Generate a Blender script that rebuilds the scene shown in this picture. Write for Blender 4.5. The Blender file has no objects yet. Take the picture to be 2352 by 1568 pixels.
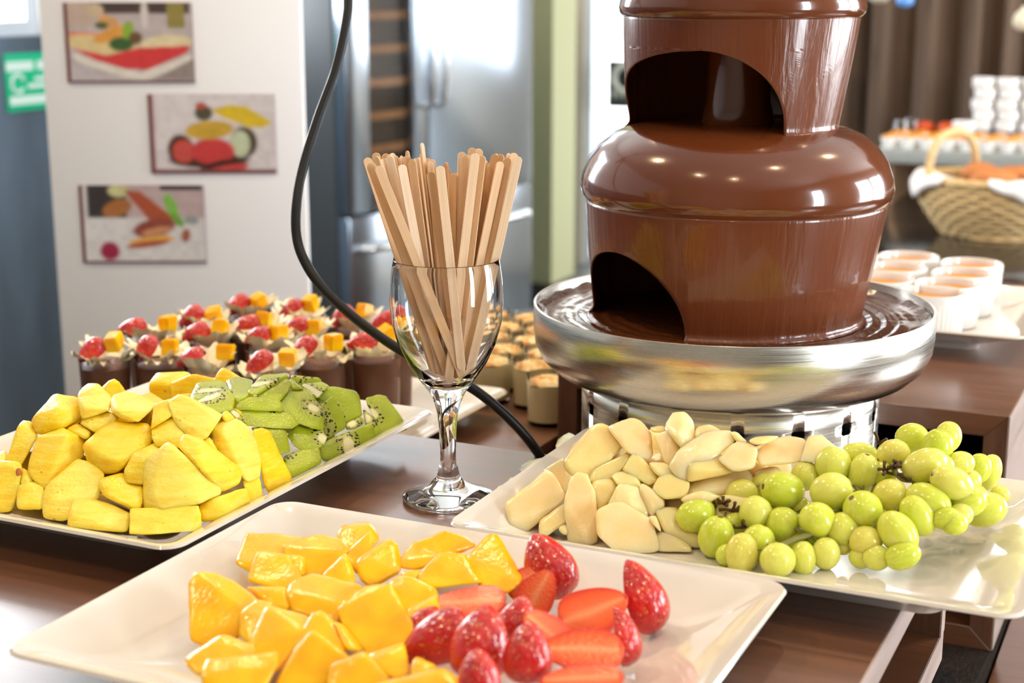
import bpy, bmesh, math, random
import numpy as np
from mathutils import Vector, Matrix, noise
R = random.Random(7)
S = bpy.context.scene
COL = S.collection
rad = math.radians

# ------------------------------------------------------------------ camera, world, lights, exposure
FPX, PITCH, YAW, CAMZ = 3500.0, rad(13.17), rad(25.0), 0.385
cd = bpy.data.cameras.new('camera'); cam = bpy.data.objects.new('camera', cd); COL.objects.link(cam)
cam.location = (0, 0, CAMZ); cam.rotation_euler = (rad(90) - PITCH, 0, YAW)
cd.sensor_width = 36.0; cd.lens = FPX / 2352 * 36.0; cd.clip_start = 0.05; cd.clip_end = 200
cd.dof.use_dof = True; cd.dof.focus_distance = 1.13; cd.dof.aperture_fstop = 7.0
S.camera = cam
S.view_settings.view_transform = 'Standard'; S.view_settings.look = 'None'
S.view_settings.gamma = 1.0; S.view_settings.use_curve_mapping = False
S.view_settings.exposure = 0.22

w = bpy.data.worlds.new('sky'); S.world = w; w.use_nodes = True
bg = w.node_tree.nodes['Background']; bg.inputs[0].default_value = (0.93, 0.97, 1.0, 1); bg.inputs[1].default_value = 4.0

def area(name, loc, rot, sx, sy, power, col, spread=180):
    l = bpy.data.lights.new(name, 'AREA'); l.shape = 'RECTANGLE'; l.size = sx; l.size_y = sy
    l.energy = power; l.color = col; l.spread = rad(spread)
    o = bpy.data.objects.new(name, l); COL.objects.link(o); o.location = loc; o.rotation_euler = rot
    return o
# daylight through the windows of the room (each lamp fills one real window opening)
DAY = (0.88, 0.95, 1.0)
area('daylight', (-3.40, 3.00, 0.88), (0, rad(-90), 0), 1.22, 1.3, 55, DAY)
WIN = [(0.15, 0.75), (2.75, 4.15), (4.35, 5.75), (5.95, 7.35)]      # window openings in the wall on the camera's right
for a, b in WIN:
    area('daylight', (3.10, (a + b) / 2, 0.45), (0, rad(90), 0), 2.1, b - a, (210 if b < 1 else 105) * (b - a) / 1.4, DAY)
# halogen downlights in the ceiling
LAMPS = [(-1.7, 0.9), (-0.85, -0.35), (0.1, -0.5), (0.55, 0.75), (0.75, 2.3), (-0.6, 2.4), (-1.5, 2.3), (-0.6, 4.0), (0.6, 4.2)]
WARM = (1.0, 0.72, 0.42)
for (x, y) in LAMPS:
    l = bpy.data.lights.new('halogen', 'SPOT'); l.energy = 19 if y < 0.8 and x > -1 else 44; l.color = WARM; l.shadow_soft_size = 0.022
    l.spot_size = rad(110); l.spot_blend = 0.6
    o = bpy.data.objects.new('halogen', l); COL.objects.link(o); o.location = (x, y, 1.98)

# ------------------------------------------------------------------ pixel rays (real points on real planes)
CV = np.array([0, 0, CAMZ])
def ray(px, py):
    u = (px - 1176) / FPX; v = -(py - 784) / FPX
    a, b, c = u, math.cos(PITCH) + v * math.sin(PITCH), -math.sin(PITCH) + v * math.cos(PITCH)
    return np.array([a * math.cos(YAW) - b * math.sin(YAW), a * math.sin(YAW) + b * math.cos(YAW), c])
def at(px, py, z=0.0): r = ray(px, py); return CV + r * ((z - CAMZ) / r[2])
def atd(px, py, d): return CV + ray(px, py) * d
def aty(px, py, y): r = ray(px, py); return CV + r * (y / r[1])
def atx(px, py, x): r = ray(px, py); return CV + r * (x / r[0])
CRIGHT = Vector((math.cos(YAW), math.sin(YAW), 0))
CUP = Vector((-math.sin(YAW) * math.sin(PITCH), math.cos(YAW) * math.sin(PITCH), math.cos(PITCH)))
CFWD = Vector((-math.sin(YAW) * math.cos(PITCH), math.cos(YAW) * math.cos(PITCH), -math.sin(PITCH)))
def cdir(x, y, z): return (CRIGHT * x + CUP * y + CFWD * z).normalized()

# ------------------------------------------------------------------ helpers
def tag(o, label=None, cat=None, group=None, kind=None):
    if label: o['label'] = label
    if cat: o['category'] = cat
    if group: o['group'] = group
    if kind: o['kind'] = kind
    return o
def empty(name, loc=(0, 0, 0), label=None, cat=None, group=None, rz=0):
    o = bpy.data.objects.new(name, None); COL.objects.link(o); o.location = loc; o.rotation_euler = (0, 0, rz)
    o.empty_display_size = 0.02
    return tag(o, label, cat, group)
def link(name, me, mats, parent=None, smooth=None, loc=None):
    if not isinstance(mats, (list, tuple)): mats = [mats]
    if not len(me.materials):
        for m in mats: me.materials.append(m)
    if smooth is not None and len(me.polygons):
        if smooth is True: me.polygons.foreach_set('use_smooth', [True] * len(me.polygons))
        elif smooth is not False:
            me.polygons.foreach_set('use_smooth', [True] * len(me.polygons)); me.set_sharp_from_angle(angle=rad(smooth))
    o = bpy.data.objects.new(name, me); COL.objects.link(o)
    if parent: o.parent = parent
    if loc is not None: o.location = loc
    return o
def bm_obj(name, bm, mats, parent=None, smooth=None, loc=None):
    bmesh.ops.recalc_face_normals(bm, faces=bm.faces[:])
    me = bpy.data.meshes.new(name); bm.to_mesh(me); bm.free()
    return link(name, me, mats, parent, smooth, loc)
def box(bm, a, b, bev=0.0):
    x0, y0, z0 = a; x1, y1, z1 = b
    vs = [bm.verts.new(p) for p in ((x0,y0,z0),(x1,y0,z0),(x1,y1,z0),(x0,y1,z0),(x0,y0,z1),(x1,y0,z1),(x1,y1,z1),(x0,y1,z1))]
    fs = [bm.faces.new([vs[i] for i in f]) for f in ((0,3,2,1),(4,5,6,7),(0,1,5,4),(1,2,6,5),(2,3,7,6),(3,0,4,7))]
    if bev:
        es = {e for f in fs for e in f.edges}
        bmesh.ops.bevel(bm, geom=list(es), offset=bev, segments=2, affect='EDGES', profile=0.5)
def boxo(name, a, b, mat, parent=None, bev=0.0, **k):
    bm = bmesh.new(); box(bm, a, b, bev); o = bm_obj(name, bm, mat, parent, 40 if bev else None)
    return tag(o, **k) if k else o
def lathe(bm, prof, n=64, cx=0, cy=0, caps=(False, False), a0=0.0):
    rings = []
    for r, z in prof:
        if r < 1e-6: rings.append([bm.verts.new((cx, cy, z))])
        else: rings.append([bm.verts.new((cx + r * math.cos(a0 + 2*math.pi*i/n), cy + r * math.sin(a0 + 2*math.pi*i/n), z)) for i in range(n)])
    for A, B in zip(rings, rings[1:]):
        for i in range(n):
            j = (i + 1) % n
            if len(A) == 1 and len(B) == 1: continue
            if len(A) == 1: bm.faces.new((A[0], B[j], B[i]))
            elif len(B) == 1: bm.faces.new((A[i], A[j], B[0]))
            else: bm.faces.new((A[i], A[j], B[j], B[i]))
    if caps[0] and len(rings[0]) > 1: bm.faces.new(rings[0][::-1])
    if caps[1] and len(rings[-1]) > 1: bm.faces.new(rings[-1])
    return rings
def smooth_path(pts, n=8):
    P = [Vector(p) for p in pts]; out = []
    for i in range(len(P) - 1):
        p0, p1, p2, p3 = P[max(i-1,0)], P[i], P[i+1], P[min(i+2, len(P)-1)]
        for k in range(n):
            t = k / n
            out.append(0.5 * ((2*p1) + (p2-p0)*t + (2*p0-5*p1+4*p2-p3)*t*t + (3*p1-p0-3*p2+p3)*t*t*t))
    out.append(P[-1]); return out
def tube(bm, pts, r, n=8, cap=True):
    pts = [Vector(p) for p in pts]; rr = r if isinstance(r, (list, tuple)) else [r] * len(pts)
    rings = []; up = Vector((0.13, 0.21, 0.97))
    for i, p in enumerate(pts):
        t = (pts[min(i+1, len(pts)-1)] - pts[max(i-1, 0)]).normalized()
        a = t.cross(up)
        if a.length < 1e-3: a = t.cross(Vector((1, 0, 0)))
        a.normalize(); b = t.cross(a).normalized(); up = b.cross(t) if False else up
        rings.append([bm.verts.new(p + (a*math.cos(2*math.pi*k/n) + b*math.sin(2*math.pi*k/n)) * rr[i]) for k in range(n)])
    for A, B in zip(rings, rings[1:]):
        for k in range(n): bm.faces.new((A[k], A[(k+1)%n], B[(k+1)%n], B[k]))
    if cap: bm.faces.new(rings[0][::-1]); bm.faces.new(rings[-1])

# ------------------------------------------------------------------ materials
def mat(name, col=(0.8,0.8,0.8), rough=0.5, metal=0.0, **kw):
    m = bpy.data.materials.new(name); m.use_nodes = True
    b = m.node_tree.nodes['Principled BSDF']
    b.inputs['Base Color'].default_value = (*col, 1); b.inputs['Roughness'].default_value = rough; b.inputs['Metallic'].default_value = metal
    for k, v in kw.items():
        s = b.inputs[k.replace('_', ' ')]
        s.default_value = (*v, 1) if k in ('Coat_Tint', 'Emission_Color', 'Sheen_Tint') else v
    return m
class NT:
    def __init__(s, m): s.m = m; s.t = m.node_tree; s.b = s.t.nodes['Principled BSDF']
    def n(s, typ, **kw):
        nd = s.t.nodes.new(typ)
        for k, v in kw.items():
            if k.startswith('i_'):
                key = k[2:]; key = int(key) if key.isdigit() else key.replace('_', ' ')
                nd.inputs[key].default_value = v
            else: setattr(nd, k, v)
        return nd
    def l(s, a, b): s.t.links.new(a, b)
    def coord(s, kind='Object', scale=(1,1,1), rot=(0,0,0)):
        tc = s.n('ShaderNodeTexCoord'); mp = s.n('ShaderNodeMapping'); mp.inputs['Scale'].default_value = scale; mp.inputs['Rotation'].default_value = rot
        s.l(tc.outputs[kind], mp.inputs[0]); return mp.outputs[0]
    def noise(s, vec, scale, detail=4, rough=0.55, dist=0.0):
        nd = s.n('ShaderNodeTexNoise'); nd.inputs['Scale'].default_value = scale; nd.inputs['Detail'].default_value = detail
        nd.inputs['Roughness'].default_value = rough; nd.inputs['Distortion'].default_value = dist
        s.l(vec, nd.inputs['Vector']); return nd.outputs['Fac']
    def ramp(s, fac, stops, interp='LINEAR'):
        r = s.n('ShaderNodeValToRGB'); r.color_ramp.interpolation = interp; e = r.color_ramp.elements
        while len(e) < len(stops): e.new(0.5)
        for el, (p, c) in zip(e, stops): el.position = p; el.color = (*c, 1) if len(c) == 3 else c
        s.l(fac, r.inputs[0]); return r.outputs[0]
    def math(s, op, a, b=None):
        nd = s.n('ShaderNodeMath', operation=op)
        for i, v in enumerate((a, b)):
            if v is None: continue
            if isinstance(v, (int, float)): nd.inputs[i].default_value = v
            else: s.l(v, nd.inputs[i])
        return nd.outputs[0]
    def mix(s, fac, a, b, blend='MIX'):
        nd = s.n('ShaderNodeMix', data_type='RGBA', blend_type=blend)
        for i, v in ((0, fac), (6, a), (7, b)):
            if isinstance(v, (int, float)): nd.inputs[i].default_value = v
            elif isinstance(v, tuple): nd.inputs[i].default_value = (*v, 1)
            else: s.l(v, nd.inputs[i])
        return nd.outputs[2]
    def bump(s, h, strength=0.3, dist=0.001):
        nd = s.n('ShaderNodeBump'); nd.inputs['Strength'].default_value = strength; nd.inputs['Distance'].default_value = dist
        s.l(h, nd.inputs['Height']); s.l(nd.outputs[0], s.b.inputs['Normal']); return nd.outputs[0]
    def base(s, c): s.l(c, s.b.inputs['Base Color'])
    def rough(s, c): s.l(c, s.b.inputs['Roughness'])

def wood_mat(name, dark, light, rough=0.34, sc=(1.2, 26, 26), coat=0.0):
    m = mat(name, dark, rough, Coat_Weight=coat, Coat_Roughness=0.21, Coat_IOR=1.65); t = NT(m)
    v = t.coord('Object', sc); g = t.noise(v, 3.0, 6, 0.6, 0.6)
    v2 = t.coord('Object', (sc[0]*1.5, sc[1]*4, sc[2]*4)); g2 = t.noise(v2, 9.0, 3, 0.6)
    f = t.math('ADD', t.math('MULTIPLY', g, 0.75), t.math('MULTIPLY', g2, 0.25))
    t.base(t.ramp(f, [(0.32, dark), (0.7, light)]))
    t.bump(g2, 0.06, 0.0006); t.rough(t.ramp(g, [(0.3, (rough-.05,)*3), (0.8, (rough+.08,)*3)]))
    return m
M = {}
M['wood_top'] = wood_mat('walnut_laminate', (0.095, 0.032, 0.012), (0.20, 0.080, 0.034), 0.34, coat=0.85)
M['wood_y'] = wood_mat('walnut_laminate_upright', (0.085, 0.033, 0.016), (0.17, 0.075, 0.038), 0.4, (26, 26, 1.2))
M['edge'] = wood_mat('edge_band', (0.30, 0.22, 0.19), (0.42, 0.32, 0.28), 0.42, (20, 3, 20))
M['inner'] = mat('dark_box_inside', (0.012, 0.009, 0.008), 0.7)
m = M['granite'] = mat('black_granite', (0.02, 0.018, 0.018), 0.13); t = NT(m)
t.base(t.ramp(t.noise(t.coord(), 420, 3), [(0.5, (0.012, 0.011, 0.011)), (0.75, (0.07, 0.06, 0.055))]))
m = M['porcelain'] = mat('glazed_white_porcelain', (0.72, 0.67, 0.61), 0.07, Coat_Weight=0.5, Coat_Roughness=0.03); t = NT(m)
t.rough(t.ramp(t.noise(t.coord(), 18, 3), [(0.4, (0.05,)*3), (0.8, (0.14,)*3)]))
M['ramekin'] = mat('white_ramekin_porcelain', (0.85, 0.84, 0.83), 0.12)
m = M['pineapple'] = mat('pineapple_flesh', (0.92, 0.66, 0.06), 0.30, Specular_IOR_Level=0.32, Subsurface_Weight=0.45, Subsurface_Scale=0.009); t = NT(m)
m.node_tree.nodes['Principled BSDF'].inputs['Subsurface Radius'].default_value = (1.0, 0.65, 0.12)
oi = t.n('ShaderNodeObjectInfo'); v = t.coord('Object', (34, 34, 260))
fib = t.noise(v, 1.0, 4, 0.6, 0.3); big = t.noise(t.coord('Object'), 55, 3)
c = t.ramp(t.math('ADD', t.math('MULTIPLY', fib, 0.55), t.math('MULTIPLY', big, 0.45)), [(0.34, (0.90, 0.50, 0.002)), (0.50, (0.95, 0.66, 0.008)), (0.70, (0.97, 0.83, 0.14))])
spots = t.ramp(t.noise(t.coord('Object'), 210, 1), [(0.745, (0, 0, 0)), (0.775, (0.5, 0.5, 0.5))])
pa = t.n('ShaderNodeAttribute', attribute_type='OBJECT', attribute_name='ripeness_pale')
c = t.mix(t.math('MULTIPLY', pa.outputs['Fac'], t.ramp(fib, [(0.3, (0.35,)*3), (0.6, (1, 1, 1))])), c, (0.98, 0.86, 0.22))
t.base(t.mix(spots, c, (0.22, 0.09, 0.02)))
t.bump(t.math('ADD', fib, t.math('MULTIPLY', t.noise(t.coord('Object'), 420, 3), 0.7)), 0.45, 0.0014)
def kiwi_material():
    m = mat('kiwi_flesh', (0.3, 0.42, 0.03), 0.24, Specular_IOR_Level=0.38, Subsurface_Weight=0.2, Subsurface_Scale=0.005); t = NT(m)
    m.node_tree.nodes['Principled BSDF'].inputs['Subsurface Radius'].default_value = (0.6, 1.0, 0.1)
    tc = t.n('ShaderNodeTexCoord'); sp = t.n('ShaderNodeSeparateXYZ'); t.l(tc.outputs['Object'], sp.inputs[0])
    X, Y, Z = sp.outputs
    r = t.math('SQRT', t.math('ADD', t.math('MULTIPLY', X, X), t.math('MULTIPLY', Y, Y)))
    nz = t.noise(tc.outputs['Object'], 170, 2)
    rn = t.math('ADD', r, t.math('MULTIPLY', t.math('SUBTRACT', nz, 0.5), 0.0022))
    c = t.ramp(t.math('DIVIDE', rn, 0.026), [(0.0, (0.82, 0.78, 0.46)), (0.15, (0.76, 0.72, 0.38)), (0.22, (0.40, 0.42, 0.07)), (0.45, (0.36, 0.42, 0.012)), (0.8, (0.40, 0.48, 0.014)), (1.0, (0.33, 0.37, 0.012))])
    # seeds: cells around the core
    ang = t.math('ARCTAN2', Y, X)
    cb = t.n('ShaderNodeCombineXYZ'); t.l(t.math('MULTIPLY', ang, 2.6), cb.inputs[0]); t.l(t.math('MULTIPLY', r, 300), cb.inputs[1]); t.l(t.math('MULTIPLY', Z, 430), cb.inputs[2])
    vo = t.n('ShaderNodeTexVoronoi'); vo.inputs['Scale'].default_value = 1.0; t.l(cb.outputs[0], vo.inputs['Vector'])
    near = t.math('LESS_THAN', vo.outputs['Distance'], 0.40)
    ring = t.math('MULTIPLY', t.math('GREATER_THAN', rn, 0.0052), t.math('LESS_THAN', rn, 0.0108))
    seed = t.math('MULTIPLY', near, ring)
    t.base(t.mix(seed, c, (0.010, 0.006, 0.006)))
    t.bump(t.math('ADD', t.math('MULTIPLY', seed, 1.5), t.noise(tc.outputs['Object'], 650, 2)), 0.5, 0.0010)
    return m
M['kiwi'] = kiwi_material()
m = M['mango'] = mat('mango_flesh', (0.95, 0.47, 0.012), 0.16, Specular_IOR_Level=0.35, Subsurface_Weight=0.5, Subsurface_Scale=0.009); t = NT(m)
m.node_tree.nodes['Principled BSDF'].inputs['Subsurface Radius'].default_value = (1.0, 0.45, 0.05)
f = t.noise(t.coord('Object', (30, 30, 60)), 1.0, 3, 0.5, 0.4)
t.base(t.ramp(f, [(0.35, (0.93, 0.42, 0.001)), (0.62, (0.97, 0.56, 0.003))]))
t.bump(t.noise(t.coord('Object'), 330, 3), 0.28, 0.0011)
m = M['melon'] = mat('melon_flesh', (0.86, 0.66, 0.36), 0.2, Subsurface_Weight=0.8, Subsurface_Scale=0.016); t = NT(m)
m.node_tree.nodes['Principled BSDF'].inputs['Subsurface Radius'].default_value = (1.0, 0.7, 0.3)
oi = t.n('ShaderNodeObjectInfo')
f = t.noise(t.coord('Object'), 48, 3, 0.5)
c1 = t.ramp(oi.outputs['Random'], [(0.0, (0.95, 0.74, 0.42)), (0.4, (0.95, 0.69, 0.36)), (0.7, (0.94, 0.74, 0.29)), (1.0, (0.95, 0.82, 0.54))])
t.base(t.mix(t.ramp(f, [(0.4, (0,0,0)), (0.75, (0.5,0.5,0.5))]), c1, (0.93, 0.60, 0.19)))
t.bump(t.noise(t.coord('Object'), 500, 3), 0.22, 0.0010)
m = M['berry_skin'] = mat('strawberry_skin', (0.55, 0.012, 0.012), 0.22, Subsurface_Weight=0.1, Subsurface_Scale=0.004, Coat_Weight=0.4, Coat_Roughness=0.08); t = NT(m)
vo = t.n('ShaderNodeTexVoronoi'); vo.inputs['Scale'].default_value = 12.5; t.l(t.coord('Object', (0.7, 1, 1)), vo.inputs['Vector'])
dot = t.math('LESS_THAN', vo.outputs['Distance'], 0.17)
t.base(t.mix(dot, t.ramp(t.noise(t.coord('Object'), 2.5, 2), [(0.3, (0.42, 0.004, 0.008)), (0.7, (0.66, 0.02, 0.012))]), (0.62, 0.24, 0.03)))
t.bump(t.ramp(vo.outputs['Distance'], [(0.05, (0.25,)*3), (0.30, (0,0,0)), (0.6, (1,1,1))]), 0.5, 0.0012)
m = M['berry_cut'] = mat('strawberry_cut_flesh', (0.75, 0.10, 0.02), 0.18, Subsurface_Weight=0.15, Subsurface_Scale=0.004); t = NT(m)
uvn = t.n('ShaderNodeUVMap'); sp = t.n('ShaderNodeSeparateXYZ'); t.l(uvn.outputs[0], sp.inputs[0])
t.base(t.mix(t.math('MULTIPLY', t.noise(t.coord('Object', (2.5, 14, 14)), 1.0, 3), 0.5), t.ramp(sp.outputs[0], [(0.0, (0.88, 0.36, 0.16)), (0.25, (0.80, 0.16, 0.05)), (0.7, (0.78, 0.09, 0.015)), (0.93, (0.60, 0.015, 0.012)), (1.0, (0.5, 0.008, 0.01))]), (0.85, 0.13, 0.02)))
t.bump(t.noise(t.coord('Object'), 16, 3), 0.4, 0.0010)
m = M['grape'] = mat('green_grape_skin', (0.45, 0.55, 0.06), 0.16, Subsurface_Weight=0.55, Subsurface_Scale=0.012); t = NT(m)
m.node_tree.nodes['Principled BSDF'].inputs['Subsurface Radius'].default_value = (0.8, 1.0, 0.25)
oi = t.n('ShaderNodeObjectInfo')
c1 = t.ramp(oi.outputs['Random'], [(0.0, (0.55, 0.64, 0.03)), (0.4, (0.66, 0.72, 0.06)), (0.75, (0.76, 0.77, 0.15)), (1.0, (0.70, 0.64, 0.10))])
vein = t.ramp(t.noise(t.coord('Object', (3, 3, 1.2)), 1.4, 3), [(0.42, (0,0,0)), (0.8, (0.55,)*3)])
c2 = t.mix(vein, c1, (0.82, 0.84, 0.32))
tc = t.n('ShaderNodeTexCoord'); sp = t.n('ShaderNodeSeparateXYZ'); t.l(tc.outputs['Object'], sp.inputs[0])
scar = t.math('GREATER_THAN', sp.outputs[2], 0.985)
t.base(t.mix(scar, c2, (0.20, 0.10, 0.03)))
t.rough(t.ramp(t.noise(t.coord('Object'), 3.0, 4), [(0.4, (0.10,)*3), (0.7, (0.34,)*3)]))
M['grape_stem'] = mat('grape_stem', (0.20, 0.19, 0.035), 0.55); M['grape_stub'] = mat('dry_grape_stub', (0.10, 0.05, 0.018), 0.7)
def choc(name, col, rough, bump=0.0, sc=(6, 6, 6), dist=0.0015, coat=0.6):
    m = mat(name, col, rough, Coat_Weight=coat, Coat_Roughness=0.03, Subsurface_Weight=0.08, Subsurface_Scale=0.003); t = NT(m)
    if bump: t.bump(t.noise(t.coord('Object', sc), 4.0, 3, 0.5, 0.5), bump, dist)
    return m
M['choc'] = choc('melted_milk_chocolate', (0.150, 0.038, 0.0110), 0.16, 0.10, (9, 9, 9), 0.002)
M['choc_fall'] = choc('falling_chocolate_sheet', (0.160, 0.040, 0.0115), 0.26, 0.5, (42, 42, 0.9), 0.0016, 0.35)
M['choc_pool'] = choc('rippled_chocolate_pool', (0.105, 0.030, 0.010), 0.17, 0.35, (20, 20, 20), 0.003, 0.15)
M['mousse'] = mat('chocolate_mousse', (0.19, 0.072, 0.034), 0.5)
def brushed(name, col, rough, sc):
    m = mat(name, col, rough, 1.0, Anisotropic=0.5); t = NT(m)
    n1 = t.noise(t.coord('Object', sc), 1.0, 5, 0.7)
    t.rough(t.ramp(n1, [(0.3, (rough-.08,)*3), (0.7, (rough+.10,)*3)])); t.bump(n1, 0.05, 0.0002)
    return m
M['steel'] = brushed('brushed_steel', (0.66, 0.63, 0.57), 0.25, (6, 6, 900))
M['fridge_steel'] = mat('appliance_steel', (0.54, 0.62, 0.72), 0.19, 1.0)
M['chrome'] = mat('polished_metal', (0.8, 0.8, 0.8), 0.15, 1.0)
m = M['glass'] = mat('clear_glass', (1, 1, 1), 0.0, Transmission_Weight=1.0, IOR=1.42)
M['dim_glass'] = mat('tinted_low_reflection_glass', (0.75, 0.66, 0.56), 0.0, Transmission_Weight=1.0, IOR=1.12)
M['thin_glass'] = mat('cup_glass', (1, 1, 1), 0.02, Transmission_Weight=1.0, IOR=1.25)
m = M['stick'] = mat('birch_stirrer_wood', (0.72, 0.47, 0.26), 0.55); t = NT(m); oi = t.n('ShaderNodeObjectInfo')
gr = t.noise(t.coord('Object', (500, 500, 14)), 1.0, 4, 0.6)
c1 = t.ramp(oi.outputs['Random'], [(0, (0.64, 0.37, 0.18)), (0.35, (0.74, 0.48, 0.27)), (0.7, (0.80, 0.57, 0.36)), (1, (0.84, 0.66, 0.47))])
t.base(t.mix(t.ramp(gr, [(0.4, (0,0,0)), (0.75, (0.45,)*3)]), c1, (0.48, 0.26, 0.11))); t.bump(gr, 0.15, 0.0004)
M['cord'] = mat('black_rubber_cable', (0.010, 0.009, 0.009), 0.38, Specular_IOR_Level=0.3)
m = M['ruffle'] = mat('white_chocolate_shaving', (0.92, 0.84, 0.60), 0.40, Subsurface_Weight=0.3, Subsurface_Scale=0.003)
M['cream'] = mat('vanilla_cream', (0.84, 0.70, 0.40), 0.4); M['crumb'] = mat('caramel_crumble', (0.52, 0.24, 0.07), 0.5)
m = NT(M['crumb']); m.base(m.ramp(m.noise(m.coord('Object'), 90, 4), [(0.35, (0.45, 0.15, 0.03)), (0.5, (0.74, 0.46, 0.14)), (0.66, (0.86, 0.74, 0.45))]))
M['custard'] = mat('caramel_custard', (0.74, 0.28, 0.02), 0.28)
M['board'] = mat('white_display_board', (0.88, 0.86, 0.865), 0.5)
M['blue_wall'] = mat('slate_blue_paint', (0.085, 0.115, 0.15), 0.45); t = NT(M['blue_wall'])
t.base(t.ramp(t.noise(t.coord('Object', (0.6, 1.6, 0.5)), 2.2, 3), [(0.3, (0.065, 0.085, 0.105)), (0.75, (0.14, 0.19, 0.25))]))
M['cabinet'] = mat('dark_grey_cabinet', (0.05, 0.056, 0.062), 0.35)
M['olive'] = mat('olive_plaster', (0.38, 0.37, 0.19), 0.7); M['wall'] = mat('warm_plaster', (0.50, 0.42, 0.33), 0.8)
M['white_wall'] = mat('white_wall_paint', (0.80, 0.79, 0.77), 0.8); M['ceiling'] = mat('ceiling_paint', (0.80, 0.78, 0.74), 0.85); M['floor'] = mat('grey_floor', (0.10, 0.10, 0.09), 0.4)
M['frame'] = mat('window_frame_white', (0.62, 0.66, 0.70), 0.4); M['skirt'] = mat('dark_skirting', (0.03, 0.028, 0.025), 0.5)
M['curtain'] = mat('brown_curtain_cloth', (0.125, 0.075, 0.045), 0.75, Sheen_Weight=0.3)
M['shelf_edge'] = mat('pale_grey_shelf', (0.36, 0.38, 0.36), 0.5); M['panel'] = wood_mat('light_brown_panel', (0.30, 0.17, 0.09), (0.45, 0.27, 0.15), 0.4, (6, 6, 1))
M['wicker'] = wood_mat('wicker', (0.52, 0.31, 0.11), (0.78, 0.60, 0.32), 0.55, (40, 40, 40)); M['napkin'] = mat('white_cloth', (0.86, 0.82, 0.80), 0.8)
M['bread'] = mat('bread_crust', (0.48, 0.17, 0.045), 0.6); M['tomato'] = mat('orange_red_fruit', (0.78, 0.10, 0.02), 0.25)
M['green'] = mat('green_sign', (0.0, 0.50, 0.24), 0.4); M['sign_white'] = mat('sign_white', (0.72, 0.86, 0.78), 0.5)
M['black'] = mat('black_print', (0.012, 0.014, 0.018), 0.4); M['pale'] = mat('pale_print', (0.72, 0.74, 0.66), 0.5)
M['shade'] = mat('cream_lamp_shade', (0.82, 0.72, 0.54), 0.6); M['blue_glass'] = mat('blue_lamp_glass', (0.16, 0.38, 0.85), 0.08)
M['dark'] = mat('dark_metal', (0.03, 0.03, 0.035), 0.4); M['white_plain'] = mat('white_satin', (0.8, 0.8, 0.79), 0.4)

# ------------------------------------------------------------------ the room
FL, CE = -1.132, 2.10
def struct(name, a, b, mt, bev=0): return boxo(name, a, b, mt, None, bev, kind='structure')
struct('floor', (-3.6, -3.2, FL - 0.1), (3.4, 8.1, FL), M['floor'])
struct('ceiling', (-3.6, -3.2, CE), (3.4, 8.1, CE + 0.1), M['ceiling'])
def wall_with_openings(name, axis, p0, p1, lo, hi, z0, z1, holes, mt):
    # a wall of thickness p0..p1 along the other axis, with rectangular openings (lo, hi, zlo, zhi)
    bm = bmesh.new(); cuts = sorted({lo, hi, *[h[0] for h in holes], *[h[1] for h in holes]})
    for a, b in zip(cuts, cuts[1:]):
        hs = [h for h in holes if h[0] <= a and b <= h[1]]
        zs = [z0] + [v for h in hs for v in (h[2], h[3])] + [z1]
        for k in range(0, len(zs), 2):
            if zs[k+1] - zs[k] < 1e-4: continue
            A, B = ((p0, a, zs[k]), (p1, b, zs[k+1])) if axis == 'y' else ((a, p0, zs[k]), (b, p1, zs[k+1]))
            box(bm, A, B)
    return tag(bm_obj(name, bm, mt), kind='structure')
wall_with_openings('wall_left', 'y', -3.6, -3.3, -3.0, 8.0, FL, 0.235, [], M['blue_wall'])
wall_with_openings('wall_left', 'y', -3.6, -3.305, -3.0, 8.0, 0.235, CE, [(2.3, 3.70, 0.235, 1.52), (4.5, 7.6, 1.12, 1.95)], M['white_wall'])  # the higher opening is added, out of view, for sheen on the table
WIN = [(a, b, -0.62, 1.50) for a, b in WIN]
wall_with_openings('wall_right', 'y', 3.0, 3.3, -3.0, 8.0, FL, CE, WIN, M['wall'])
wall_with_openings('wall_back', 'x', 7.75, 8.0, -3.3, 3.0, FL, CE, [(-3.19, -1.75, FL, 1.55), (-0.9, 2.7, -0.30, 1.50)], M['wall'])
struct('wall_front', (-3.3, -3.2, FL), (3.0, -3.0, CE), M['wall'])
def window(name, axis, p, lo, hi, z0, z1, nm, pane=True):
    root = tag(empty(name, ((p, (lo+hi)/2, z0) if axis == 'y' else ((lo+hi)/2, p, z0))), kind='structure')
    def piece(nm_, a0, a1, c0, c1, d, mt):
        A, B = ((p-d, a0, c0), (p+d, a1, c1)) if axis == 'y' else ((a0, p-d, c0), (a1, p+d, c1))
        o = boxo(nm_, A, B, mt); o.parent = root; o.matrix_parent_inverse = Matrix.Translation(root.location).inverted(); return o
    t = 0.045
    piece('frame_bar', lo, hi, z0, z0+t, 0.03, M['frame']); piece('frame_bar', lo, hi, z1-t, z1, 0.03, M['frame'])
    for k in range(nm + 1):
        c = lo + (hi - lo) * k / nm; c = min(max(c, lo + t/2), hi - t/2)
        piece('mullion', c - t/2, c + t/2, z0+t, z1-t, 0.03, M['frame'])
    return root
window('window_1', 'y', -3.36, 2.3, 3.70, 0.235, 1.52, 2)
for i, (a, b, c, d) in enumerate(WIN): window('window_%d' % (i + 2), 'y', 3.06, a, b, c, d, 1)
window('window_8', 'x', 7.80, -0.9, 2.7, -0.30, 1.50, 3)
window('window_9', 'y', -3.36, 4.5, 7.6, 1.12, 1.95, 3)  # unseen clerestory, added so the table tops catch a pale sheen
window('door_1', 'x', 7.80, -3.19, -1.75, FL, 1.55, 1)
struct('trim_1', (-3.3, 6.58, FL), (-2.86, 6.86, CE), M['olive'])
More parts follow.
